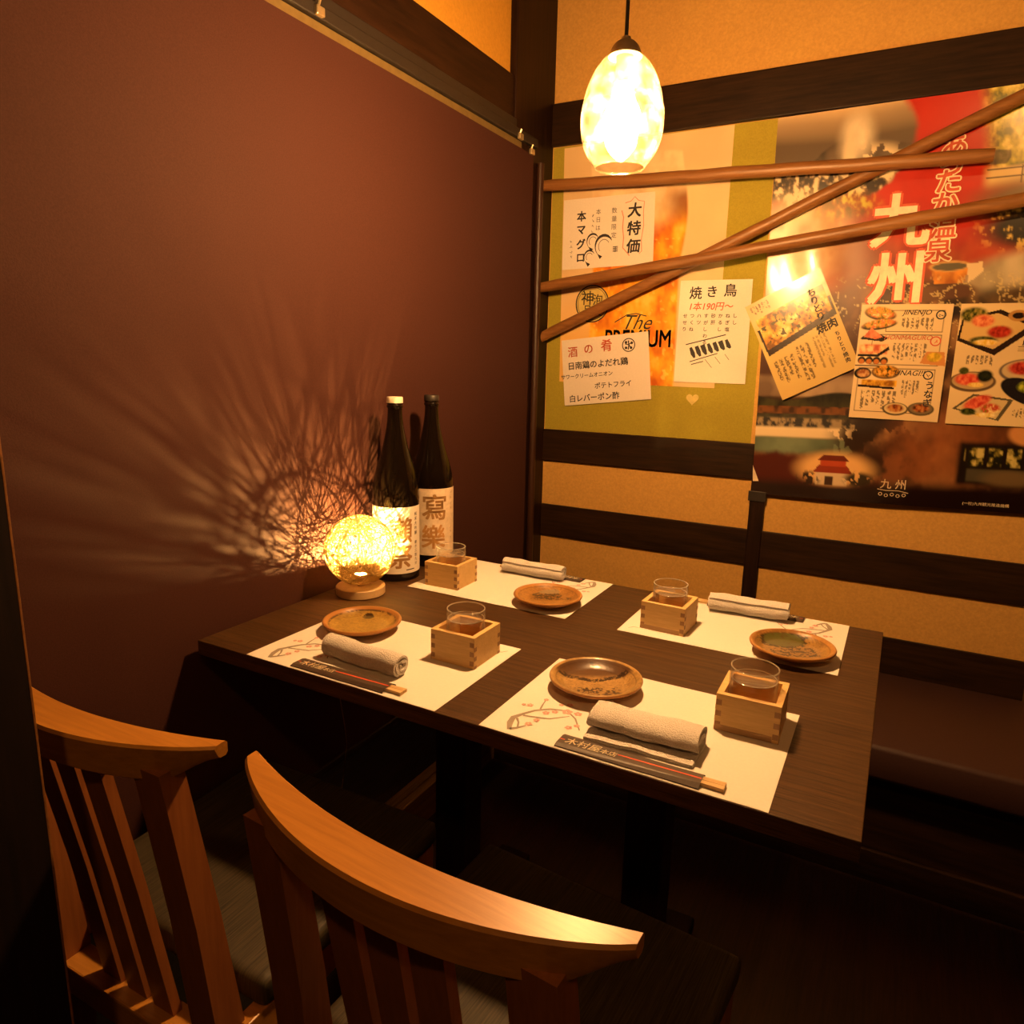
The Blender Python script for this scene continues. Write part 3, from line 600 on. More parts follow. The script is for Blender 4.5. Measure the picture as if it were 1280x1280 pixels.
# laminated menus -------------------------------------------------------------
def menu(label, q, y, s, tilt=None):
    wv = lambda a, b: 0.0008*np.sin(3*a+2*b)+0.0015*(b*b)
    o = add('menu_card', sheet_mesh(*q, s.nx, s.ny, y, wv), 'print_laminated', smooth=60, cols=s.c.reshape(-1, 3)); tag(o, label, 'menu', 'laminated menu cards'); return o, Placer(*q, y, wv)
s = Sheet(130, 180, (206, 176, 108)); u, v = s.u, s.v
s.mix(1-ss(0.16, 0.30, v), (224, 190, 140))
s.mix(s.poly([(0.02, 0.30), (1.0, 0.30), (1.0, 0.52), (0.06, 0.60)])*0.0, (0, 0, 0))
s.mix(s.poly([(0.03, 0.27), (0.98, 0.27), (0.98, 0.46), (0.05, 0.55)]), (44, 26, 14))
s.mix(s.poly([(0.06, 0.17), (0.95, 0.14), (0.95, 0.40), (0.07, 0.49)]), s.tones([(0.30, (120, 74, 20)), (0.45, (206, 136, 36)), (0.6, (232, 176, 70)), (0.75, (244, 214, 130))], s.n(13, 51)))
s.mix((s.n(30, 52, 2) > 0.66)*s.rect(0.08, 0.9, 0.18, 0.44, 0.02), (70, 62, 20))
s.lines(0.04, 0.30, 0.03, 0.13, 7, 53); s.lines(0.06, 0.34, 0.62, 0.92, 4, 54); s.lines(0.36, 0.56, 0.58, 0.95, 3, 55); s.lines(0.60, 0.78, 0.56, 0.92, 4, 56, a=0.5)
s.mix(s.n(20, 57)*(1-ss(0.10, 0.26, v))*ss(0.55, 0.7, u), (200, 120, 80))
q = ((0.607, 1.377), (0.795, 1.477), (0.921, 1.221), (0.733, 1.121))
o, p = menu('tilted yellow laminated menu card of a chicken tray overlapping the green sheet', q, 1.389, s)
add('lettering', cat(p(vtext('ちりとり', 0.024, 0.95, 0.03), 0.80, 0.13), p(text('焼肉', 0.028, 0.04), 0.82, 0.52)), 'ink', o)
add('small_lettering', p(vtext('ちりとり焼肉', 0.0135, 1.15, 0.03), 0.90, 0.60), 'ink', o)
s = Sheet(140, 190, (226, 200, 156)); u, v = s.u, s.v
def frame(x0, x1, y0, y1):
    for a in ((x0, x1, y0, y0+0.006), (x0, x1, y1-0.006, y1), (x0, x0+0.007, y0, y1), (x1-0.007, x1, y0, y1)): s.mix(s.rect(*a, 0.002), (70, 50, 32))
frame(0.30, 0.92, 0.05, 0.235); frame(0.16, 0.92, 0.255, 0.52); frame(0.05, 0.90, 0.55, 0.94)
s.lines(0.46, 0.82, 0.115, 0.22, 7, 61); s.lines(0.40, 0.78, 0.33, 0.49, 8, 62); s.lines(0.55, 0.75, 0.65, 0.80, 5, 63); s.lines(0.10, 0.52, 0.75, 0.92, 7, 64)
for (x, y, rx, ry, ang) in ((0.22, 0.07, 0.18, 0.055, 0.1), (0.22, 0.165, 0.20, 0.04, -0.1)):
    s.mix(s.ell(x, y+0.012, rx, ry, 0.1, ang), (40, 32, 20)); s.food(x, y, rx*0.88, ry*0.9, [(120, 96, 30), (220, 170, 60), (226, 110, 60), (240, 214, 140)], 65+int(y*100), ang)
s.mix(s.poly([(0.02, 0.30), (0.14, 0.22), (0.34, 0.29), (0.28, 0.32)]), (44, 30, 20)); s.mix(s.poly([(0.06, 0.28), (0.14, 0.20), (0.28, 0.28), (0.20, 0.30)]), s.tones([(0.3, (196, 84, 54)), (0.7, (226, 140, 96))], s.n(20, 70)))
s.mix(s.rect(0.03, 0.35, 0.345, 0.43, 0.01), s.tones([(0.35, (196, 90, 60)), (0.55, (224, 150, 100)), (0.7, (236, 206, 150))], s.n(18, 71))); s.mix(s.poly([(0.02, 0.43), (0.24, 0.43), (0.36, 0.36), (0.37, 0.39), (0.26, 0.45), (0.02, 0.45)]), (40, 26, 16))
for k in range(4): s.mix(s.ell(0.07+0.085*k, 0.485, 0.045, 0.032, 0.15), (40, 34, 22)); s.mix(s.ell(0.07+0.085*k, 0.495, 0.03, 0.022, 0.2), (196, 116, 50))
s.mix(s.rect(0.0, 0.36, 0.528, 0.536, 0.002), (50, 36, 24))
s.mix(s.poly([(0.78, 0.40), (0.97, 0.40), (1.0, 0.52), (0.72, 0.50)]), (206, 140, 80)); s.food(0.87, 0.445, 0.08, 0.04, [(150, 130, 30), (230, 190, 60)], 73)
s.mix(s.ell(0.10, 0.60, 0.10, 0.05, 0.06), (36, 28, 20)); s.food(0.11, 0.60, 0.07, 0.035, [(150, 84, 40), (226, 180, 120)], 74)
s.mix(s.ell(0.36, 0.585, 0.16, 0.06, 0.06), (110, 84, 50)); s.food(0.36, 0.575, 0.13, 0.05, [(60, 60, 20), (220, 150, 40), (240, 190, 90)], 75)
s.mix(s.rect(0.10, 0.50, 0.655, 0.71, 0.005), s.tones([(0.35, (150, 96, 20)), (0.65, (236, 180, 50))], s.n(16, 76))); s.mix(s.poly([(0.06, 0.70), (0.48, 0.715), (0.48, 0.735), (0.06, 0.72)]), (50, 34, 20))
for x, y in ((0.52, 0.905), (0.80, 0.895)):
    s.mix(s.ell(x, y, 0.145, 0.058, 0.06), (90, 78, 54)); s.mix(s.ell(x, y-0.005, 0.125, 0.047, 0.06), (214, 190, 140) if x < 0.6 else (120, 104, 76)); s.food(x, y-0.008, 0.09, 0.035, [(76, 44, 20), (160, 84, 40), (196, 140, 70)], 77+int(10*x))
q = ((0.908, 1.380), (1.117, 1.378), (1.118, 1.082), (0.908, 1.084))
o, p = menu('cream laminated menu card with three framed sections, upright middle card', q, 1.389, s)
add('lettering', cat(p(text('JINENJO', 0.0175, 0.01, 0.3), 0.62, 0.075), p(text('UNAGI!!', 0.019, 0.01, 0.3), 0.63, 0.585), p(vtext('うなぎ', 0.022, 1.0, 0.03), 0.86, 0.65), p(cat(ring(0, 0, 0.010, 0.003, 24), move(marks(1, 0.014, 5), 0, 0.009)), 0.88, 0.09), p(cat(ring(0, 0, 0.010, 0.003, 24), move(marks(1, 0.014, 6), 0, 0.009)), 0.83, 0.60)), 'ink', o)
add('red_lettering', cat(p(text('HONMAGURO', 0.0165, 0.006, 0.3), 0.56, 0.282), p(cat(ring(0, 0, 0.011, 0.003, 24), move(marks(1, 0.014, 7), 0, 0.009)), 0.86, 0.31)), 'red_ink', o)
s = Sheet(140, 190, (222, 196, 148)); u, v = s.u, s.v
s.mix(s.poly([(0.0, 0.30), (0.03, 0.12), (0.40, 0.05), (0.80, 0.18), (0.40, 0.42)]), (44, 28, 18)); s.mix(s.poly([(0.03, 0.28), (0.05, 0.13), (0.38, 0.08), (0.70, 0.18), (0.38, 0.37)]), (206, 172, 110))
s.food(0.14, 0.09, 0.14, 0.06, [(36, 40, 14), (96, 96, 30), (150, 130, 60)], 81); s.food(0.24, 0.14, 0.11, 0.05, [(196, 84, 54), (232, 150, 100)], 82); s.food(0.42, 0.23, 0.12, 0.05, [(130, 30, 20), (196, 60, 40)], 83); s.food(0.27, 0.30, 0.14, 0.035, [(40, 44, 16), (96, 96, 40)], 84); s.food(0.30, 0.315, 0.12, 0.024, [(220, 180, 60), (244, 226, 170)], 85)
s.mix(s.ell(0.58, 0.10, 0.10, 0.045, 0.08), (176, 130, 70)); s.mix(s.ell(0.58, 0.10, 0.06, 0.025, 0.1), (36, 20, 12)); s.food(0.80, 0.08, 0.16, 0.05, [(110, 110, 30), (214, 180, 80), (196, 90, 50)], 86); s.food(0.88, 0.20, 0.13, 0.05, [(140, 30, 20), (206, 70, 40)], 87, -0.4)
s.mix(s.ell(0.75, 0.545, 0.28, 0.10, 0.05), (104, 92, 84)); s.mix(s.ell(0.75, 0.54, 0.25, 0.085, 0.05), (196, 174, 132)); s.food(0.70, 0.52, 0.14, 0.055, [(140, 30, 24), (210, 80, 56)], 88); s.food(0.80, 0.54, 0.07, 0.03, [(20, 24, 14), (50, 50, 24)], 89); s.food(0.78, 0.47, 0.08, 0.03, [(50, 60, 20), (96, 100, 40)], 90)
s.mix(s.ell(0.22, 0.64, 0.24, 0.085, 0.05), (96, 76, 54)); s.mix(s.ell(0.22, 0.632, 0.21, 0.07, 0.05), (176, 150, 106)); s.food(0.17, 0.62, 0.13, 0.05, [(196, 50, 36), (226, 120, 84)], 91); s.food(0.34, 0.59, 0.08, 0.05, [(14, 16, 8), (40, 44, 20)], 92); s.food(0.26, 0.665, 0.08, 0.02, [(210, 160, 50), (240, 214, 130)], 93); s.food(0.12, 0.55, 0.05, 0.03, [(36, 44, 16), (80, 84, 30)], 94)
s.mix(s.ell(0.80, 0.72, 0.30, 0.10, 0.04, 0.25), (30, 26, 30)); s.food(0.80, 0.67, 0.12, 0.05, [(96, 110, 20), (190, 196, 60)], 95); s.food(0.92, 0.76, 0.12, 0.04, [(196, 60, 40), (236, 190, 110)], 96)
s.mix(s.poly([(0.05, 0.87), (0.25, 0.74), (0.66, 0.78), (0.54, 0.96)]), (92, 84, 62)); s.mix(s.poly([(0.09, 0.865), (0.26, 0.76), (0.61, 0.79), (0.51, 0.945)]), (206, 184, 132)); s.food(0.30, 0.81, 0.14, 0.05, [(190, 54, 40), (226, 110, 80)], 97, -0.3); s.food(0.44, 0.86, 0.10, 0.045, [(120, 130, 30), (196, 70, 50), (240, 220, 150)], 98); s.food(0.22, 0.89, 0.08, 0.03, [(30, 40, 14), (76, 84, 30)], 99); s.food(0.40, 0.915, 0.10, 0.02, [(226, 190, 80), (246, 232, 180)], 100)
s.lines(0.12, 0.40, 0.42, 0.51, 6, 101); s.lines(0.66, 0.84, 0.85, 0.94, 5, 102); s.mix(s.rect(0.62, 0.98, 0.345, 0.352, 0.002), (90, 70, 50)); s.mix(s.rect(0.62, 0.92, 0.365, 0.370, 0.002), (120, 96, 66)); s.mix(s.rect(0.62, 0.86, 0.38, 0.385, 0.002), (120, 96, 66))
q = ((1.133, 1.378), (1.343, 1.378), (1.345, 1.082), (1.135, 1.080))
o, p = menu('cream laminated menu card of raw meat platters, nearest the right edge', q, 1.389, s)
add('lettering', p(text('馬刺し3種盛', 0.0135, 0.04), 0.83, 0.318), 'ink', o)


# wooden poles ---------------------------------------------------------------
def pole(label, a, b, r=0.0165):
    a, b = Vector(a), Vector(b); n = 24; pts = []; rs = []
    for k in range(n+1):
        q_ = a.lerp(b, k/n); q_ += Vector((0, 0.0004*math.sin(5*k), 0.0006*math.sin(1.7*k)+0.0006*math.sin(0.6*k))); pts.append(q_); rs.append(r*(1+0.02*math.sin(2.3*k))*(0.93 if k in (0, n) else 1))
    L = (b-a).length
    o = add('wooden_pole', tube(pts, rs, 16), 'pole_wood', smooth=45); tag(o, label, 'pole', 'wooden poles crossing the posters')
pole('uppermost wooden pole, nearly level, with a sawn end over the red poster', (-0.040, 1.345, 1.746), (1.152, 1.345, 1.708))
pole('middle wooden pole rising gently to the right, above the handwritten notes', (-0.041, 1.345, 1.441), (2.05, 1.345, 1.713))
pole('steep wooden pole lying behind the two others, rising from the corner to the upper right', (-0.050, 1.379, 1.283), (1.62, 1.379, 2.03))

# ================================================================== LAMPS
# pendant
PX, PY, PZ = 0.600, 0.371, 1.594
t = thing('pendant_lamp', 'lit pendant lamp with egg-shaped crackled glass shade hanging over the table', 'lamp', (PX, PY, 0))
prof = [(0.0235, 0.080), (0.034, 0.072), (0.046, 0.056), (0.056, 0.034), (0.0625, 0.008), (0.0645, -0.012), (0.0625, -0.036), (0.056, -0.056), (0.047, -0.071), (0.0385, -0.080)]
def smoothprof(pr, k=4):
    P = [Vector(q_) for q_ in pr]; out = []
    for i in range(len(P)-1):
        p0, p1, p2, p3 = P[max(i-1, 0)], P[i], P[i+1], P[min(i+2, len(P)-1)]
        for j in range(k):
            x = j/k; out.append(tuple(0.5*((2*p1)+(p2-p0)*x+(2*p0-5*p1+4*p2-p3)*x*x+(3*p1-p0-3*p2+p3)*x**3)))
    return out+[tuple(P[-1])]
sp = smoothprof(prof)
add('shade', move(lathe(sp, 64), dz=PZ), 'crackle_glass', t, smooth=60)
add('rim', move(tube([(0.0385*math.cos(a), 0.0385*math.sin(a), -0.080) for a in np.linspace(0, 2*math.pi, 49)[:-1]], 0.0013, 6, closed=True), dz=PZ), 'crackle_glass', t, smooth=60)
add('cap', move(lathe(smoothprof([(0.004, 0.106), (0.007, 0.1045), (0.0075, 0.101), (0.014, 0.0975), (0.021, 0.090), (0.0252, 0.079), (0.0245, 0.077), (0.012, 0.078), (0.0, 0.078)], 2), 40), dz=PZ), 'cap_metal', t, smooth=40)
add('socket', move(lathe([(0.0, 0.078), (0.014, 0.078), (0.014, 0.040), (0.0, 0.040)], 24), dz=PZ), 'cap_metal', t, smooth=40)
add('bulb', move(lathe(smoothprof([(0.0, 0.042), (0.012, 0.040), (0.016, 0.022), (0.026, 0.002), (0.0295, -0.015), (0.024, -0.034), (0.012, -0.043), (0.0, -0.045)], 3), 28), dz=PZ), 'bulb_glow', t, smooth=60)
add('cord', tube([(0, 0, PZ+0.104), (0.0005, 0, 2.0), (0.0, 0, 2.535)], 0.003, 10), 'black_cord', t, smooth=60)
add('canopy', lathe([(0, 2.55), (0.045, 2.55), (0.045, 2.535), (0.01, 2.525), (0, 2.525)], 32), 'black_metal', t, smooth=40)

# ball lamp
BX, BY = 0.068, 0.352
t = thing('ball_lamp', 'glowing string ball lamp on a round wooden base beside the sake bottles', 'lamp', (BX, BY, TH))
add('base', lathe([(0, 0), (0.0495, 0), (0.0515, 0.002), (0.0515, 0.017), (0.0500, 0.0185), (0.022, 0.0185), (0.022, 0.0165), (0, 0.0165)], 56), 'bamboo_base', t, smooth=35)
RB = 0.0735; zc = 0.0955
ps = []
for k in range(165):
    ax = Vector(RNG.normal(size=3)).normalized(); off = RNG.uniform(-0.68, 0.68)
    rr = RB*math.sqrt(1-off*off)
    a1 = ax.orthogonal().normalized(); a2 = ax.cross(a1); R0 = RNG.uniform(0.990, 1.006)
    pts = [ax*off*RB*R0+(a1*math.cos(a)+a2*math.sin(a))*rr*R0 for a in np.linspace(0, 2*math.pi, 53)[:-1]]
    ps.append(tube(pts, 0.00085 if k % 12 == 0 else RNG.uniform(0.00032, 0.00066), 4, closed=True))
add('string_shade', move(cat(*ps), dz=zc), 'string', t, smooth=80)
add('diode', lathe([(0, 0.0402), (0.0012, 0.0398), (0.0019, 0.0386), (0.0020, 0.0365), (0, 0.0365)], 14), 'diode_glow', t, smooth=60)
add('lamp_socket', lathe([(0, 0.0365), (0.0100, 0.0368), (0.0120, 0.0414), (0.0130, 0.0416), (0.0125, 0.0350), (0.007, 0.031), (0.007, 0.0165), (0, 0.0165)], 24), 'bamboo_base', t, smooth=40)
add('power_cord', tube([(-0.049, 0.0, 0.006), (-0.062, 0.0, 0.006), (-0.074, 0.0, -0.004), (-0.0755, -0.003, -0.05), (-0.06, -0.02, -0.15), (-0.02, -0.05, -0.235), (-0.008, -0.052, -0.29), (-0.004, -0.052, -0.33), (-0.014, -0.052, -0.40), (-0.026, -0.052, -0.47), (-0.03, -0.03, -0.6), (-0.04, 0.02, -0.716)], 0.0011, 6), 'lamp_cord', t, smooth=60)

# ================================================================== ON THE TABLE
ZT = TH+0.0003
MATS_XY = [(0.1215, 0.0012, 0, 'white paper placemat with plum branch print, front left beside the ball lamp'), (0.5775, 0.0012, 0, 'white paper placemat with pink plum branch print, front right and nearest the viewer'),
           (0.1236, 0.4420, 1, 'white paper placemat at the back left, beside the sake bottles'), (0.6137, 0.4420, 1, 'white paper placemat at the back right, near the upright batten')]
PW, PD = 0.382, 0.2632
_rb = ribbon
def ribbon(pts, wd): return _rb(pts, [q*1.5 for q in wd] if hasattr(wd, '__len__') else wd)
branch = [ribbon([(0.042, 0.010), (0.034, 0.028), (0.031, 0.043), (0.039, 0.060), (0.048, 0.076), (0.065, 0.092), (0.089, 0.099), (0.108, 0.084), (0.126, 0.057)], [0.0035, 0.006, 0.0055, 0.0035, 0.003, 0.0026, 0.0022, 0.0018, 0.0012]),
          ribbon([(0.040, 0.055), (0.052, 0.058), (0.077, 0.065), (0.098, 0.086)], [0.0028, 0.0022, 0.0022, 0.0012]), ribbon([(0.053, 0.084), (0.050, 0.098), (0.048, 0.111)], [0.002, 0.0016, 0.001]),
          ribbon([(0.042, 0.012), (0.049, 0.019), (0.057, 0.031)], [0.004, 0.0034, 0.0016]), ribbon([(0.036, 0.044), (0.044, 0.034), (0.050, 0.020)], [0.0026, 0.0018, 0.0018]),
          ribbon([(0.346, 0.232), (0.360, 0.2325), (0.367, 0.243)], [0.0004, 0.0014, 0.0006])]
ribbon = _rb
flw = [(0.035, 0.087, 1), (0.065, 0.078, 1.1), (0.075, 0.087, 1), (0.09, 0.096, 1.6), (0.085, 0.117, 1), (0.058, 0.037, 1.1), (0.063, 0.052, 1), (0.048, 0.114, 0.8), (0.11, 0.056, 1.1), (0.026, 0.084, 0.7), (0.074, 0.111, 0.8), (0.106, 0.098, 1.2), (0.118, 0.066, 0.9)]
pet = [disc(x+0.0030*s_*math.cos(a+x*90), y+0.0030*s_*math.sin(a+x*90), 0.0022*s_, 7) for x, y, s_ in flw for a in np.linspace(0, 2*math.pi, 6)[:-1]]
for x, y, flip, lab in MATS_XY:
    V, F = [], []
    nx, ny = 24, 16
    for j in range(ny+1):
        for i in range(nx+1): V.append((PW*i/nx, PD*j/ny, 0.0004+0.00015*math.sin(i*0.9+j*0.4)))
    for j in range(ny):
        for i in range(nx): k = j*(nx+1)+i; F.append((k, k+1, k+nx+2, k+nx+1))
    o = add('paper_placemat', cat((V, F), ([(0, 0, 0), (PW, 0, 0), (PW, PD, 0), (0, PD, 0)], [(3, 2, 1, 0)])), 'paper', loc=(x, y, ZT)); tag(o, lab, 'placemat', 'paper placemats')
    fl = (lambda a, b, c: (PW-a, PD-b, 0.0008)) if flip else (lambda a, b, c: (a, b, 0.0008))
    add('branch_print', mapv(cat(*branch), fl), 'bark_ink', o)
    add('blossom_print', mapv(cat(*pet), lambda a, b, c: tuple(np.array(fl(a, b, c))+(0, 0, 0.0002))), 'pink_ink', o)
ZM = ZT+0.0008

# plates ---------------------------------------------------------------------
def plate(label, x, y, style, rz=0.0):
    na, nr = 120, 46
    rs = np.linspace(0, 1, nr); V = []; cols = []
    prof_r = rs*0.0705
    def zin(r):
        if r < 0.046: return 0.0085+0.0012*(r/0.046)**2
        if r < 0.064: k = (r-0.046)/0.018; return 0.0097+0.0103*k**1.5
        k = (r-0.064)/0.0065; return 0.020+0.0022*math.sin(math.pi*min(k, 1)*0.75)
    ang = np.linspace(0, 2*math.pi, na, endpoint=False)
    for r in prof_r:
        for a in ang: V.append((r*math.cos(a), r*math.sin(a), zin(r)))
    P = np.array(V); ux, uy = P[:, 0]/0.0705, P[:, 1]/0.0705; rr = np.hypot(ux, uy)
    n1 = fbm(ux*0.5+0.5, uy*0.5+0.5, 9, 5+style); n2 = fbm(ux*0.5+0.5, uy*0.5+0.5, 36, 15+style, 3)
    base = lin((192, 154, 92))*(0.40+0.75*n2)[:, None]*(0.7+0.5*n1)[:, None]
    def mix(c, m, col): m = np.clip(m, 0, 1)[:, None]; return c*(1-m)+lin(col)*m
    c = base
    # view-back direction of the motif
    d = (-0.5*ux+0.87*uy)
    e = (0.87*ux+0.5*uy)
    if style == 0:     # dark glazed half with a brushed tree
        c = mix(c, ss(0.05, 0.30, d-0.15+0.25*np.abs(e+0.05)*0+0.15*(n1-0.5))*(rr < 0.93), (92, 66, 44))
        c = mix(c, (np.abs(d-0.12-0.35*np.abs(e)) < 0.05+0.05*n2)*(rr < 0.85)*(n2 > 0.35), (40, 26, 12))
        c = mix(c, ((np.abs(d+0.42) < 0.20)*(np.abs(e) < 0.5)*(n2 > 0.53)), (50, 30, 14))
        c = mix(c, (np.hypot(d-0.80, e-0.02) < 0.06), (40, 26, 14))
    elif style == 1:   # plain ochre with one dark spot
        c = base*np.array((0.95, 0.95, 0.6)); c = mix(c, (np.hypot(d-0.62, e-0.05) < 0.15)*(n2 > 0.3), (60, 42, 20)); c = mix(c, ss(0.80, 0.9, rr), (150, 106, 60)); c = mix(c, (rr > 0.84)*(rr < 0.88)*(n2 > 0.5), (60, 40, 20))
    elif style == 2:   # dark brushed cloud
        c = base*np.array((0.95, 0.78, 0.6)); c = mix(c, (np.hypot(d*1.5-0.5, e) < 0.45)*(n2 > 0.44), (46, 34, 18)); c = mix(c, (np.abs(d-0.03) < 0.10)*(np.abs(e-0.1) < 0.6)*(n2 > 0.55), (50, 30, 16)); c = mix(c, (np.hypot((d-0.62)*2.5, e*1.1-0.1) < 0.35), (150, 130, 96))
    else:              # green pool and dark net strokes
        c = base*np.array((0.92, 0.85, 0.7)); c = mix(c, (np.hypot((d-0.55)*1.6, e) < 0.55), (92, 92, 44)); c = mix(c, (np.abs(np.hypot((d-0.55)*1.6, e)-0.58) < 0.09)*(n2 > 0.42), (50, 38, 18)); c = mix(c, (np.abs(d+0.15) < 0.28)*(np.abs(e) < 0.55)*(n2 > 0.52), (44, 28, 14))
    c = mix(c, (rr > 0.86)*0.55*(style != 0), (190, 132, 70))
    c = mix(c, (rr > 0.845)*(rr < 0.885)*0.55*(n2 > 0.3), (70, 44, 20))
    c = mix(c, (n2 > 0.66)*0.5*(rr < 0.85), (90, 58, 26))
    cols = c
    F = []
    for j in range(nr-1):
        for i in range(na):
            a, b = j*na+i, j*na+(i+1) % na; F.append((a, b, b+na, a+na) if j else (a, b+na, a+na))
    t_ = thing('ceramic_plate', label, 'plate', (x, y, ZM), rz, 'small ceramic plates')
    add('dish', (V, F), 'glaze', t_, smooth=60, cols=cols)
    un = lathe([(0.0705, 0.0215), (0.0715, 0.0195), (0.0705, 0.0175), (0.052, 0.0075), (0.036, 0.0035), (0.034, 0.0), (0.031, 0.0), (0.030, 0.003), (0, 0.003)], 96)
    add('underside', un, 'glaze', t_, smooth=60, cols=np.tile(lin((186, 132, 70)), (len(un[0]), 1)))
plate('small round ochre plate with dark glazed half and brushed tree, front right placemat', 0.6735, 0.1885, 0)
plate('small round yellow-ochre plate with one dark spot, beside the ball lamp', 0.2130, 0.1875, 1)
plate('small round brown plate with dark cloudy brushwork, back left placemat', 0.4375, 0.5045, 2)
plate('small round brown plate with a green glazed pool, back right placemat', 0.9170, 0.4910, 3)

# masu boxes and glasses ------------------------------------------------------
MS, MH, MT = 0.0846, 0.0535, 0.0085
def masu(label, glabel, x, y, rz, strip):
    cx, cy = x+MS/2, y+MS/2; h = MS/2
    t_ = thing('wooden_sake_box', label, 'sake box', (cx, cy, ZM), rz, 'square wooden sake boxes')
    add('side_board', box(-h, h, -h, -h+MT, 0, MH, 0.0006), 'hinoki', t_); add('side_board', box(-h, h, h-MT, h, 0, MH, 0.0006), 'hinoki', t_)
    add('side_board', box(-h, -h+MT, -h+MT, h-MT, 0.0002, MH-0.0002), 'hinoki', t_); add('side_board', box(h-MT, h, -h+MT, h-MT, 0.0002, MH-0.0002), 'hinoki', t_)
    add('bottom_board', box(-h+MT, h-MT, -h+MT, h-MT, 0, 0.008), 'hinoki', t_)
    e = 0.00025; pads = []
    for sx in (-1, 1):
        for k, z in enumerate((0.0405, 0.0245, 0.0085)):
            xa, xb = sorted((sx*h, sx*(h-MT))); pads.append(box(xa+0.0004, xb-0.0004, -h-e, h+e, z-0.0035, z+0.0045))
            for sy in (-1, 1):
                ya, yb = sorted((sy*h, sy*(h-MT))); pads.append(box(sx*h-e, sx*h+e, ya+0.0004, yb-0.0004, z-0.011, z-0.0038))
    # keep end grain only as thin pads on the outside
    thin = []
    for v_, f_ in pads:
        ys = [q_[1] for q_ in v_]
        if max(ys) > h and min(ys) < -h:
            x0, x1 = min(q_[0] for q_ in v_), max(q_[0] for q_ in v_); z0, z1 = min(q_[2] for q_ in v_), max(q_[2] for q_ in v_)
            thin += [box(x0, x1, -h-e, -h+0.0005, z0, z1), box(x0, x1, h-0.0005, h+e, z0, z1)]
        else: thin.append((v_, f_))
    add('joint_ends', cat(*thin), 'end_grain', t_)
    if strip: add('lower_strip', box(-h+0.0003, h-MT, -h-0.00035, -h+0.0005, 0.0003, 0.0088), 'strip_wood', t_)
    add('sake', box(-h+MT-0.0002, h-MT+0.0002, -h+MT-0.0002, h-MT+0.0002, 0.030, 0.0395), 'masu_sake', t_)
    # glass
    g_ = thing('sake_glass', glabel, 'glass', (cx-0.001, cy+0.001, ZM+0.0081), 0, 'small glasses of sake')
    pr_ = smoothprof([(0.0, 0.0), (0.016, 0.0), (0.0235, 0.002), (0.0295, 0.012), (0.0325, 0.028), (0.0328, 0.050), (0.0322, 0.0745), (0.0317, 0.0760), (0.0308, 0.0750), (0.0312, 0.050), (0.0309, 0.028), (0.0275, 0.013), (0.022, 0.0055), (0.0, 0.005)], 3)
    add('tumbler', lathe(pr_, 56), 'tumbler_glass', g_, smooth=60)
    add('rim', tube([(0.0315*math.cos(a), 0.0315*math.sin(a), 0.0757) for a in np.linspace(0, 2*math.pi, 57)[:-1]], 0.0009, 8, closed=True), 'rim_glass', g_, smooth=80)
    add('meniscus_glint', tube([(0.0305*math.cos(a), 0.0305*math.sin(a), 0.0590) for a in np.linspace(0, 2*math.pi, 49)[:-1]], 0.0007, 6, closed=True), 'rim_glass', g_, smooth=80)  # pale ring stands in for the bright highlight around the sake surface
    lp = [(0.0, 0.0056), (0.0215, 0.0062), (0.0268, 0.0135), (0.0302, 0.0285), (0.0305, 0.050), (0.0306, 0.0590), (0.0304, 0.0582), (0.029, 0.0576), (0, 0.0574)]
    add('sake', lathe(lp, 48), 'sake_liquid', g_, smooth=50)
masu('square wooden sake box holding a glass, front left placemat', 'clear glass of sake in the front left wooden box', 0.394, 0.148, 0.0, False)
masu('square wooden sake box holding a glass, front right and nearest the viewer', 'clear glass of sake in the front right wooden box, nearest the viewer', 0.860, 0.160, 0.02, True)
masu('square wooden sake box holding a glass, next to the sake bottles', 'clear glass of sake in the wooden box next to the bottles', 0.1485, 0.4725, 0.02, False)
masu('square wooden sake box holding a glass, back right placemat left of the towel', 'clear glass of sake in the back right wooden box', 0.6485, 0.4735, -0.03, True)

# towels ---------------------------------------------------------------------
def strip_section(path, th, L, nseg, seed, taper=0.0):
    """thick strip following a 2-D path (y, z), extruded along x with soft unevenness"""
    P = [Vector(q_) for q_ in path]; m_ = len(P); rg = np.random.default_rng(seed); ph = rg.uniform(0, 6.28, 6)
    V, F = [], []
    for s_ in range(nseg+1):
        x = (s_/nseg-0.5)*L; e_ = abs(2*s_/nseg-1)
        for side in (1, -1):
            for i, p_ in enumerate(P):
                tt = (P[min(i+1, m_-1)]-P[max(i-1, 0)]).normalized(); nn = Vector((-tt.y, tt.x))
                wob = 0.0009*math.sin(60*x+ph[0]+0.25*i)+0.0006*math.sin(140*x+ph[1]+0.5*i)
                q_ = p_+nn*(side*th/2*(0.8 if e_ > 0.97 else 1)+wob)
                V.append((x*(1+0.02*math.sin(0.35*i+ph[2])), q_.x, max(q_.y, 0.0002)))
    W = 2*m_
    for s_ in range(nseg):
        a, b = s_*W, (s_+1)*W
        for i in range(m_-1):
            F.append((a+i, a+i+1, b+i+1, b+i)); F.append((a+m_+i+1, a+m_+i, b+m_+i, b+m_+i+1))
        F.append((a, b, b+m_, a+m_)); F.append((a+m_-1, a+2*m_-1, b+2*m_-1, b+m_-1))
    for a, fl in ((0, 0), (nseg*W, 1)):
        for i in range(m_-1):
            q_ = (a+i, a+m_+i, a+m_+i+1, a+i+1); F.append(q_ if not fl else q_[::-1])
    return V, F
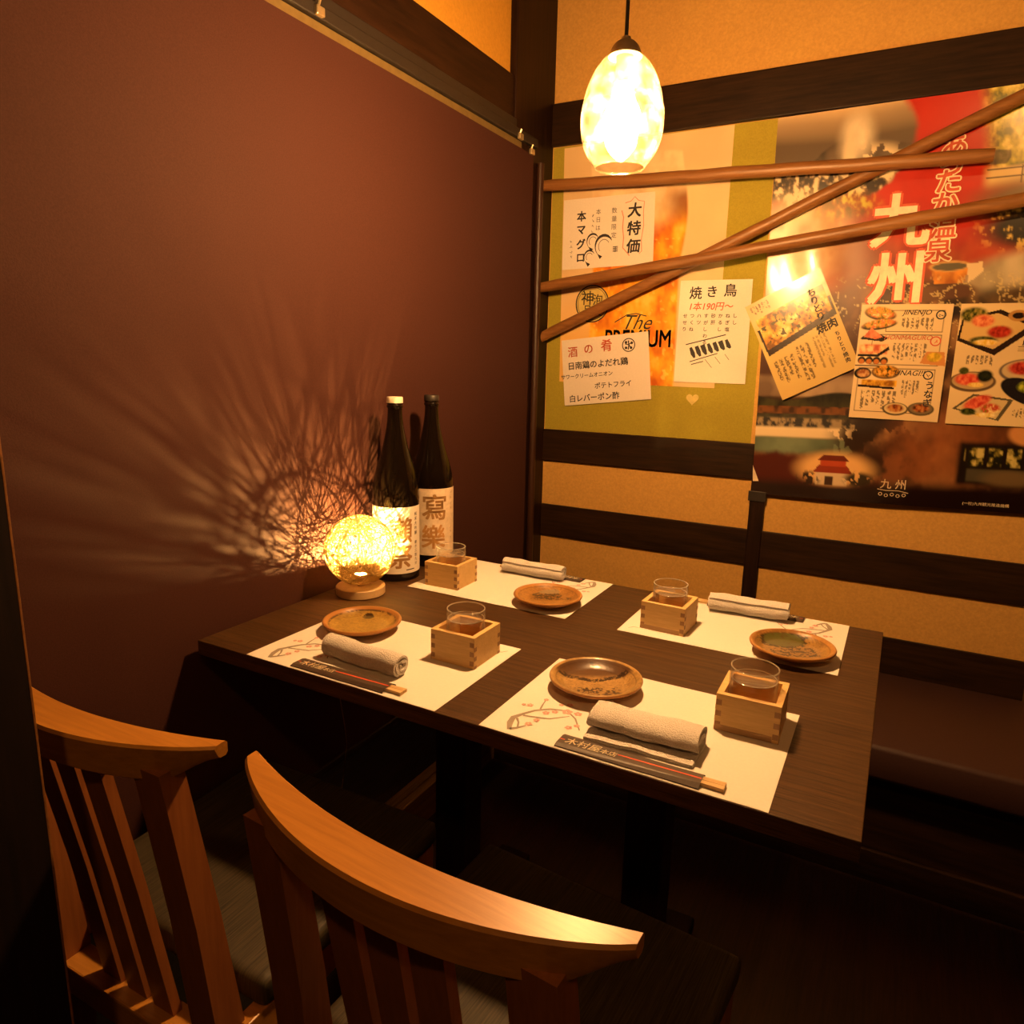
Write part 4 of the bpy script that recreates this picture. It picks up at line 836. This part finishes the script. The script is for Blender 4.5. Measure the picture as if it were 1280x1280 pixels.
def spiral(r0, r1, turns, n, cy, cz, sy=1.0, sz=1.0, a0=0.0):
    return [(cy+sy*(r0+(r1-r0)*k/n)*math.cos(a0+2*math.pi*turns*k/n), cz+sz*(r0+(r1-r0)*k/n)*math.sin(a0+2*math.pi*turns*k/n)) for k in range(n+1)]
def towel(label, x, y, rz, L, path, th, seed, roll=0):
    t_ = add('rolled_towel', strip_section(path, th, L, 26, seed), 'terry', smooth=70, loc=(x, y, ZM)); t_.rotation_euler = (0, 0, rz)
    return tag(t_, label, 'towel', 'white hand towels')
towel('white terry hand towel rolled tight, front left placemat', 0.319, 0.069, -0.045, 0.155, spiral(0.003, 0.0175, 3.3, 84, 0, 0.0195, 1.05, 1.0, 2.5), 0.0048, 1)
towel('white terry hand towel rolled tight, back left placemat', 0.327, 0.656, 0.02, 0.150, spiral(0.003, 0.0160, 3.3, 84, 0, 0.0180, 1.1, 1.0, 0.6), 0.0046, 3)
towel('white terry hand towel rolled tight, back right placemat', 0.812, 0.655, 0.06, 0.152, spiral(0.003, 0.0170, 3.3, 84, 0, 0.0190, 1.1, 1.0, 0.6), 0.0048, 4)
pth = [(-0.040, 0.0035), (-0.022, 0.0032), (0.0, 0.003), (0.020, 0.0035), (0.030, 0.008), (0.028, 0.013), (0.010, 0.012), (-0.012, 0.0115), (-0.017, 0.013)]
pth += [(-0.022, 0.018), (-0.020, 0.026), (-0.011, 0.0315), (0.006, 0.033), (0.021, 0.0305), (0.027, 0.024), (0.023, 0.0185), (0.008, 0.0185), (-0.007, 0.019), (-0.012, 0.022), (-0.006, 0.0255), (0.010, 0.025)]
def dense(pt, k=3):
    P = [Vector(q_) for q_ in pt]; out = []
    for i in range(len(P)-1):
        p0, p1, p2, p3 = P[max(i-1, 0)], P[i], P[i+1], P[min(i+2, len(P)-1)]
        for j in range(k):
            x = j/k; out.append(tuple(0.5*((2*p1)+(p2-p0)*x+(2*p0-5*p1+4*p2-p3)*x*x+(3*p1-p0-3*p2+p3)*x**3)))
    return out+[tuple(P[-1])]
towel('white terry hand towel loosely folded with its lower layer showing, nearest the viewer', 0.788, 0.082, 0.03, 0.148, dense([(a, b*0.88) for a, b in pth]), 0.0046, 2)

# chopsticks in paper sleeves ---------------------------------------------------
def chopsticks(slabel, clabel, x0, x1, y0, rz, flip, stick=0.027, low=0.0):
    Ls = x1-x0; cx, cy = (x0+x1)/2, y0
    w_ = 0.033
    vf = cat(([(-Ls/2, -w_/2, 0.0), (Ls/2-0.006, -w_/2, 0.0), (Ls/2, 0, 0.0), (Ls/2, w_/2, 0), (-Ls/2, w_/2, 0)], [(4, 3, 2, 1, 0)]),
             ([(-Ls/2, -w_/2, 0.0012), (Ls/2, -w_/2, 0.0012), (Ls/2, -w_/2, 0), (-Ls/2, -w_/2, 0)], [(0, 3, 2, 1)]),
             ([(-Ls/2, w_/2, 0.0012), (Ls/2, w_/2, 0.0012), (Ls/2, w_/2, 0), (-Ls/2, w_/2, 0)], [(0, 1, 2, 3)]),
             ([(-Ls/2, -w_/2, 0.0012), (-Ls/2, -0.010, 0.0030), (-Ls/2, 0.010, 0.0030), (-Ls/2, w_/2, 0.0012), (Ls/2, -w_/2, 0.0012), (Ls/2, -0.010, 0.0054), (Ls/2, 0.010, 0.0054), (Ls/2, w_/2, 0.0012)], [(0, 4, 5, 1), (1, 5, 6, 2), (2, 6, 7, 3)]))
    o_ = add('chopstick_sleeve', vf, 'sleeve_paper', loc=(cx, cy, ZM+0.0001)); o_.rotation_euler = (0, 0, rz+(math.pi if flip else 0)); tag(o_, slabel, 'paper sleeve', 'dark paper chopstick sleeves')
    zf = lambda x, y, z: (x, y, 0.0030+0.0024*(x+Ls/2)/Ls+0.0003-(0.0 if abs(y) < 0.010 else (abs(y)-0.010)*0.35))
    add('lettering', mapv(cat(move(text('木村屋', 0.0165, 0.02, 0.1), -Ls/2+0.034, 0.0), move(text('本店', 0.0115, 0.02, 0.1), -Ls/2+0.070, -0.002)), zf), 'cream_ink', o_)
    add('red_line', mapv(cat(ribbon([(-Ls/2+0.082, 0.0), (0, 0.0), (Ls/2-0.001, 0.0)], 0.0026), ribbon([(-Ls/2+0.001, 0.0), (-Ls/2+0.008, 0.0)], 0.0022)), zf), 'sleeve_red', o_)
    s_ = thing('chopsticks', clabel, 'chopsticks', (cx, cy, ZM+0.0001), rz+(math.pi if flip else 0), 'wooden chopsticks')
    for sgn in (-1, 1):
        V = [(-Ls/2+0.02, sgn*0.0042, 0.0014)]
        add('stick', sweep_x([(-Ls/2+0.02, sgn*0.0030, 0.0015), (Ls/2+stick, sgn*0.0042+0.000, 0.0026)], (0.003, 0.0078), (0.0022, 0.0046)), 'chopstick_wood', s_)
def sweep_x(pts, wy, wz):
    V, F = [], []
    for i, (x, y, z) in enumerate(pts):
        a, b = wy[i], wz[i]; V += [(x, y-a/2, z-b/2), (x, y+a/2, z-b/2), (x, y+a/2, z+b/2), (x, y-a/2, z+b/2)]
    for i in range(len(pts)-1):
        for k in range(4): F.append((4*i+k, 4*i+(k+1) % 4, 4*i+4+(k+1) % 4, 4*i+4+k))
    F.append((3, 2, 1, 0)); n_ = 4*len(pts); F.append((n_-4, n_-3, n_-2, n_-1)); return V, F
chopsticks('dark paper chopstick sleeve with red line, front left placemat', 'pale wooden chopsticks poking out of the front left sleeve', 0.2185, 0.407, 0.0212, 0.0, False)
chopsticks('dark paper chopstick sleeve with white brush lettering, nearest the viewer', 'pale wooden chopsticks poking out of the sleeve nearest the viewer', 0.691, 0.880, 0.0205, -0.004, False)
chopsticks('dark paper chopstick sleeve half hidden behind the back left towel', 'pale wooden chopsticks in the sleeve behind the back left towel', 0.249, 0.438, 0.6885, -0.01, True)
chopsticks('dark paper chopstick sleeve half hidden behind the back right towel', 'pale wooden chopsticks behind the back right towel, tips beside the glass', 0.726, 0.914, 0.6885, 0.0, True)

# sake bottles ----------------------------------------------------------------
def bottle(label, x, y, cap, lab_mat, z0, z1, draw, span=1.45):
    t_ = thing('sake_bottle', label, 'bottle', (x, y, ZT), 0, 'tall sake bottles')
    pr_ = smoothprof([(0.0, 0.004), (0.040, 0.004), (0.047, 0.0), (0.0515, 0.003), (0.0525, 0.010), (0.0525, 0.10), (0.0525, 0.192), (0.0508, 0.215), (0.0450, 0.242), (0.0370, 0.268), (0.0290, 0.296), (0.0222, 0.326), (0.0178, 0.352), (0.0162, 0.372), (0.0160, 0.384), (0.0178, 0.386), (0.0178, 0.390), (0.0162, 0.392), (0.0160, 0.397), (0.0, 0.397)], 3)
    add('glass_body', lathe(pr_, 64), 'bottle_glass', t_, smooth=50)
    add('cap', lathe([(0.0, 0.396), (0.0178, 0.396), (0.0180, 0.398), (0.0178, 0.4075), (0.0165, 0.409), (0, 0.409)], 40), cap, t_, smooth=40)
    a_c = math.atan2(-0.787, 0.617); R_l = 0.0529; V, F = [], []
    n_ = 40
    for k in range(n_+1):
        a = a_c-span+2*span*k/n_
        for z in (z0, z1): V.append((R_l*math.cos(a), R_l*math.sin(a), z))
    for k in range(n_): F.append((2*k, 2*k+2, 2*k+3, 2*k+1))
    lb = add('paper_label', (V, F), lab_mat, t_, smooth=60)
    wrap = lambda vf, off=0.0003: mapv(slice_x(vf, 0.006), lambda x_, y_, z_: ((R_l+off)*math.cos(a_c+x_/R_l), (R_l+off)*math.sin(a_c+x_/R_l), y_))
    draw(wrap, lb)
def d1(wrap, lb):
    add('lettering', wrap(cat(move(text('獺', 0.062, 0.02, 0.05), 0.008, 0.118), move(text('祭', 0.058, 0.025, 0.1), 0.010, 0.058))), 'gold_ink', lb)
    add('side_lettering', wrap(cat(move(vtext('純米大吟醸', 0.0095, 1.15, 0.01), 0.050, 0.158), move(vtext('磨き三割九分', 0.0085, 1.15, 0.01), 0.050, 0.092), ribbon([(0.022, 0.026), (0.044, 0.0265)], 0.0022))), 'ink', lb)
def d2(wrap, lb):
    add('lettering', wrap(move(text('寫', 0.066, 0.02), 0.004, 0.148)), 'gold_ink', lb)
    add('lower_lettering', wrap(move(text('樂', 0.062, 0.02), 0.002, 0.076)), 'gold_ink_light', lb)
    add('side_lettering', wrap(cat(move(marks(4, 0.010, 8), 0.052, 0.188), move(marks(3, 0.009, 9), 0.052, 0.10))), 'gold_ink', lb)
bottle('tall dark sake bottle with white label and white cap, next to the ball lamp', 0.0530, 0.495, 'bottle_cap_white', 'label_white', 0.018, 0.170, d1)
bottle('tall dark sake bottle with tan label and black cap, standing behind the other bottle', 0.0545, 0.633, 'black_metal', 'label_tan', 0.030, 0.192, d2)

# ================================================================== CHAIRS
def chair(label, x, y, rz):
    t_ = thing('dining_chair', label, 'chair', (x, y, 0), rz, 'slat-back wooden chairs')
    n_ = 40; V, F = [], []
    for k in range(n_+1):
        q_ = -1+2*k/n_; a = 1-q_*q_
        yf = -(0.301+0.036*a); yn = yf-(0.017+0.031*a**0.8)
        zt = 0.800; zb = 0.755+0.028*ss(0.72, 1.0, np.array(abs(q_)))
        b_ = 0.003; xx = 0.2195*q_
        sec = [(yf, zb+b_), (yf, zt-b_), (yf-b_, zt), (yn+b_, zt-0.001), (yn, zt-b_-0.001), (yn+0.004, zb+b_), (yn+0.004+b_, zb), (yf-b_, zb)]
        V += [(xx, yy, float(zz)) for yy, zz in sec]
    m_ = 8
    for k in range(n_):
        for i in range(m_): F.append((k*m_+i, k*m_+(i+1) % m_, (k+1)*m_+(i+1) % m_, (k+1)*m_+i))
    F.append(tuple(range(m_-1, -1, -1))); F.append(tuple(range(n_*m_, n_*m_+m_)))
    F = [f_[::-1] for f_ in F]
    add('top_rail', (V, F), 'chair_wood', t_, smooth=35)
    for sx in (-1, 1):
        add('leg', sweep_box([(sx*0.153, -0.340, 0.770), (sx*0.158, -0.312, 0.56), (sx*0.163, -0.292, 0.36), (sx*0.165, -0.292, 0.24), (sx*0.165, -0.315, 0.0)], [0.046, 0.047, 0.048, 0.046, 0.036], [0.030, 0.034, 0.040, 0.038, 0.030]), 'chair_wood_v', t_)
        add('leg', sweep_box([(sx*0.185, 0.105, 0.385), (sx*0.185, 0.105, 0.0)], [0.038, 0.030], [0.038, 0.030]), 'chair_wood_v', t_)
        add('side_rail', box(sx*0.185-0.011, sx*0.185+0.011, -0.280, 0.10, 0.335, 0.388, 0.002), 'chair_wood', t_)
    for xs in (-0.052, 0.0, 0.052):
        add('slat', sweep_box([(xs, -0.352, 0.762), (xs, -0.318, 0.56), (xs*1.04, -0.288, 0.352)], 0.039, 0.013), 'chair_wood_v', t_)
    add('lower_rail', box(-0.140, 0.140, -0.315, -0.272, 0.306, 0.352, 0.003), 'chair_wood', t_)
    add('front_rail', box(-0.170, 0.170, 0.095, 0.117, 0.335, 0.388, 0.002), 'chair_wood', t_)
    bm = bmesh.new(); bmesh.ops.create_cube(bm, size=1)
    for v_ in bm.verts: v_.co = Vector((v_.co.x*(0.42 if v_.co.y > 0 else 0.40), -0.062+v_.co.y*0.386, 0.408+v_.co.z*0.042))
    bmesh.ops.bevel(bm, geom=bm.edges[:], offset=0.014, segments=3, affect='EDGES', profile=0.6)
    bm.verts.index_update(); vf = ([v_.co[:] for v_ in bm.verts], [tuple(v_.index for v_ in f_.verts) for f_ in bm.faces]); bm.free()
    add('seat', vf, 'seat_cloth', t_, smooth=50)
chair('honey wood slat-back chair in the middle foreground with a glint on its rail', 0.718, -0.004, -0.067)
chair('honey wood slat-back chair at the left, partly behind the dark post', 0.2085, 0.004, 0.02)
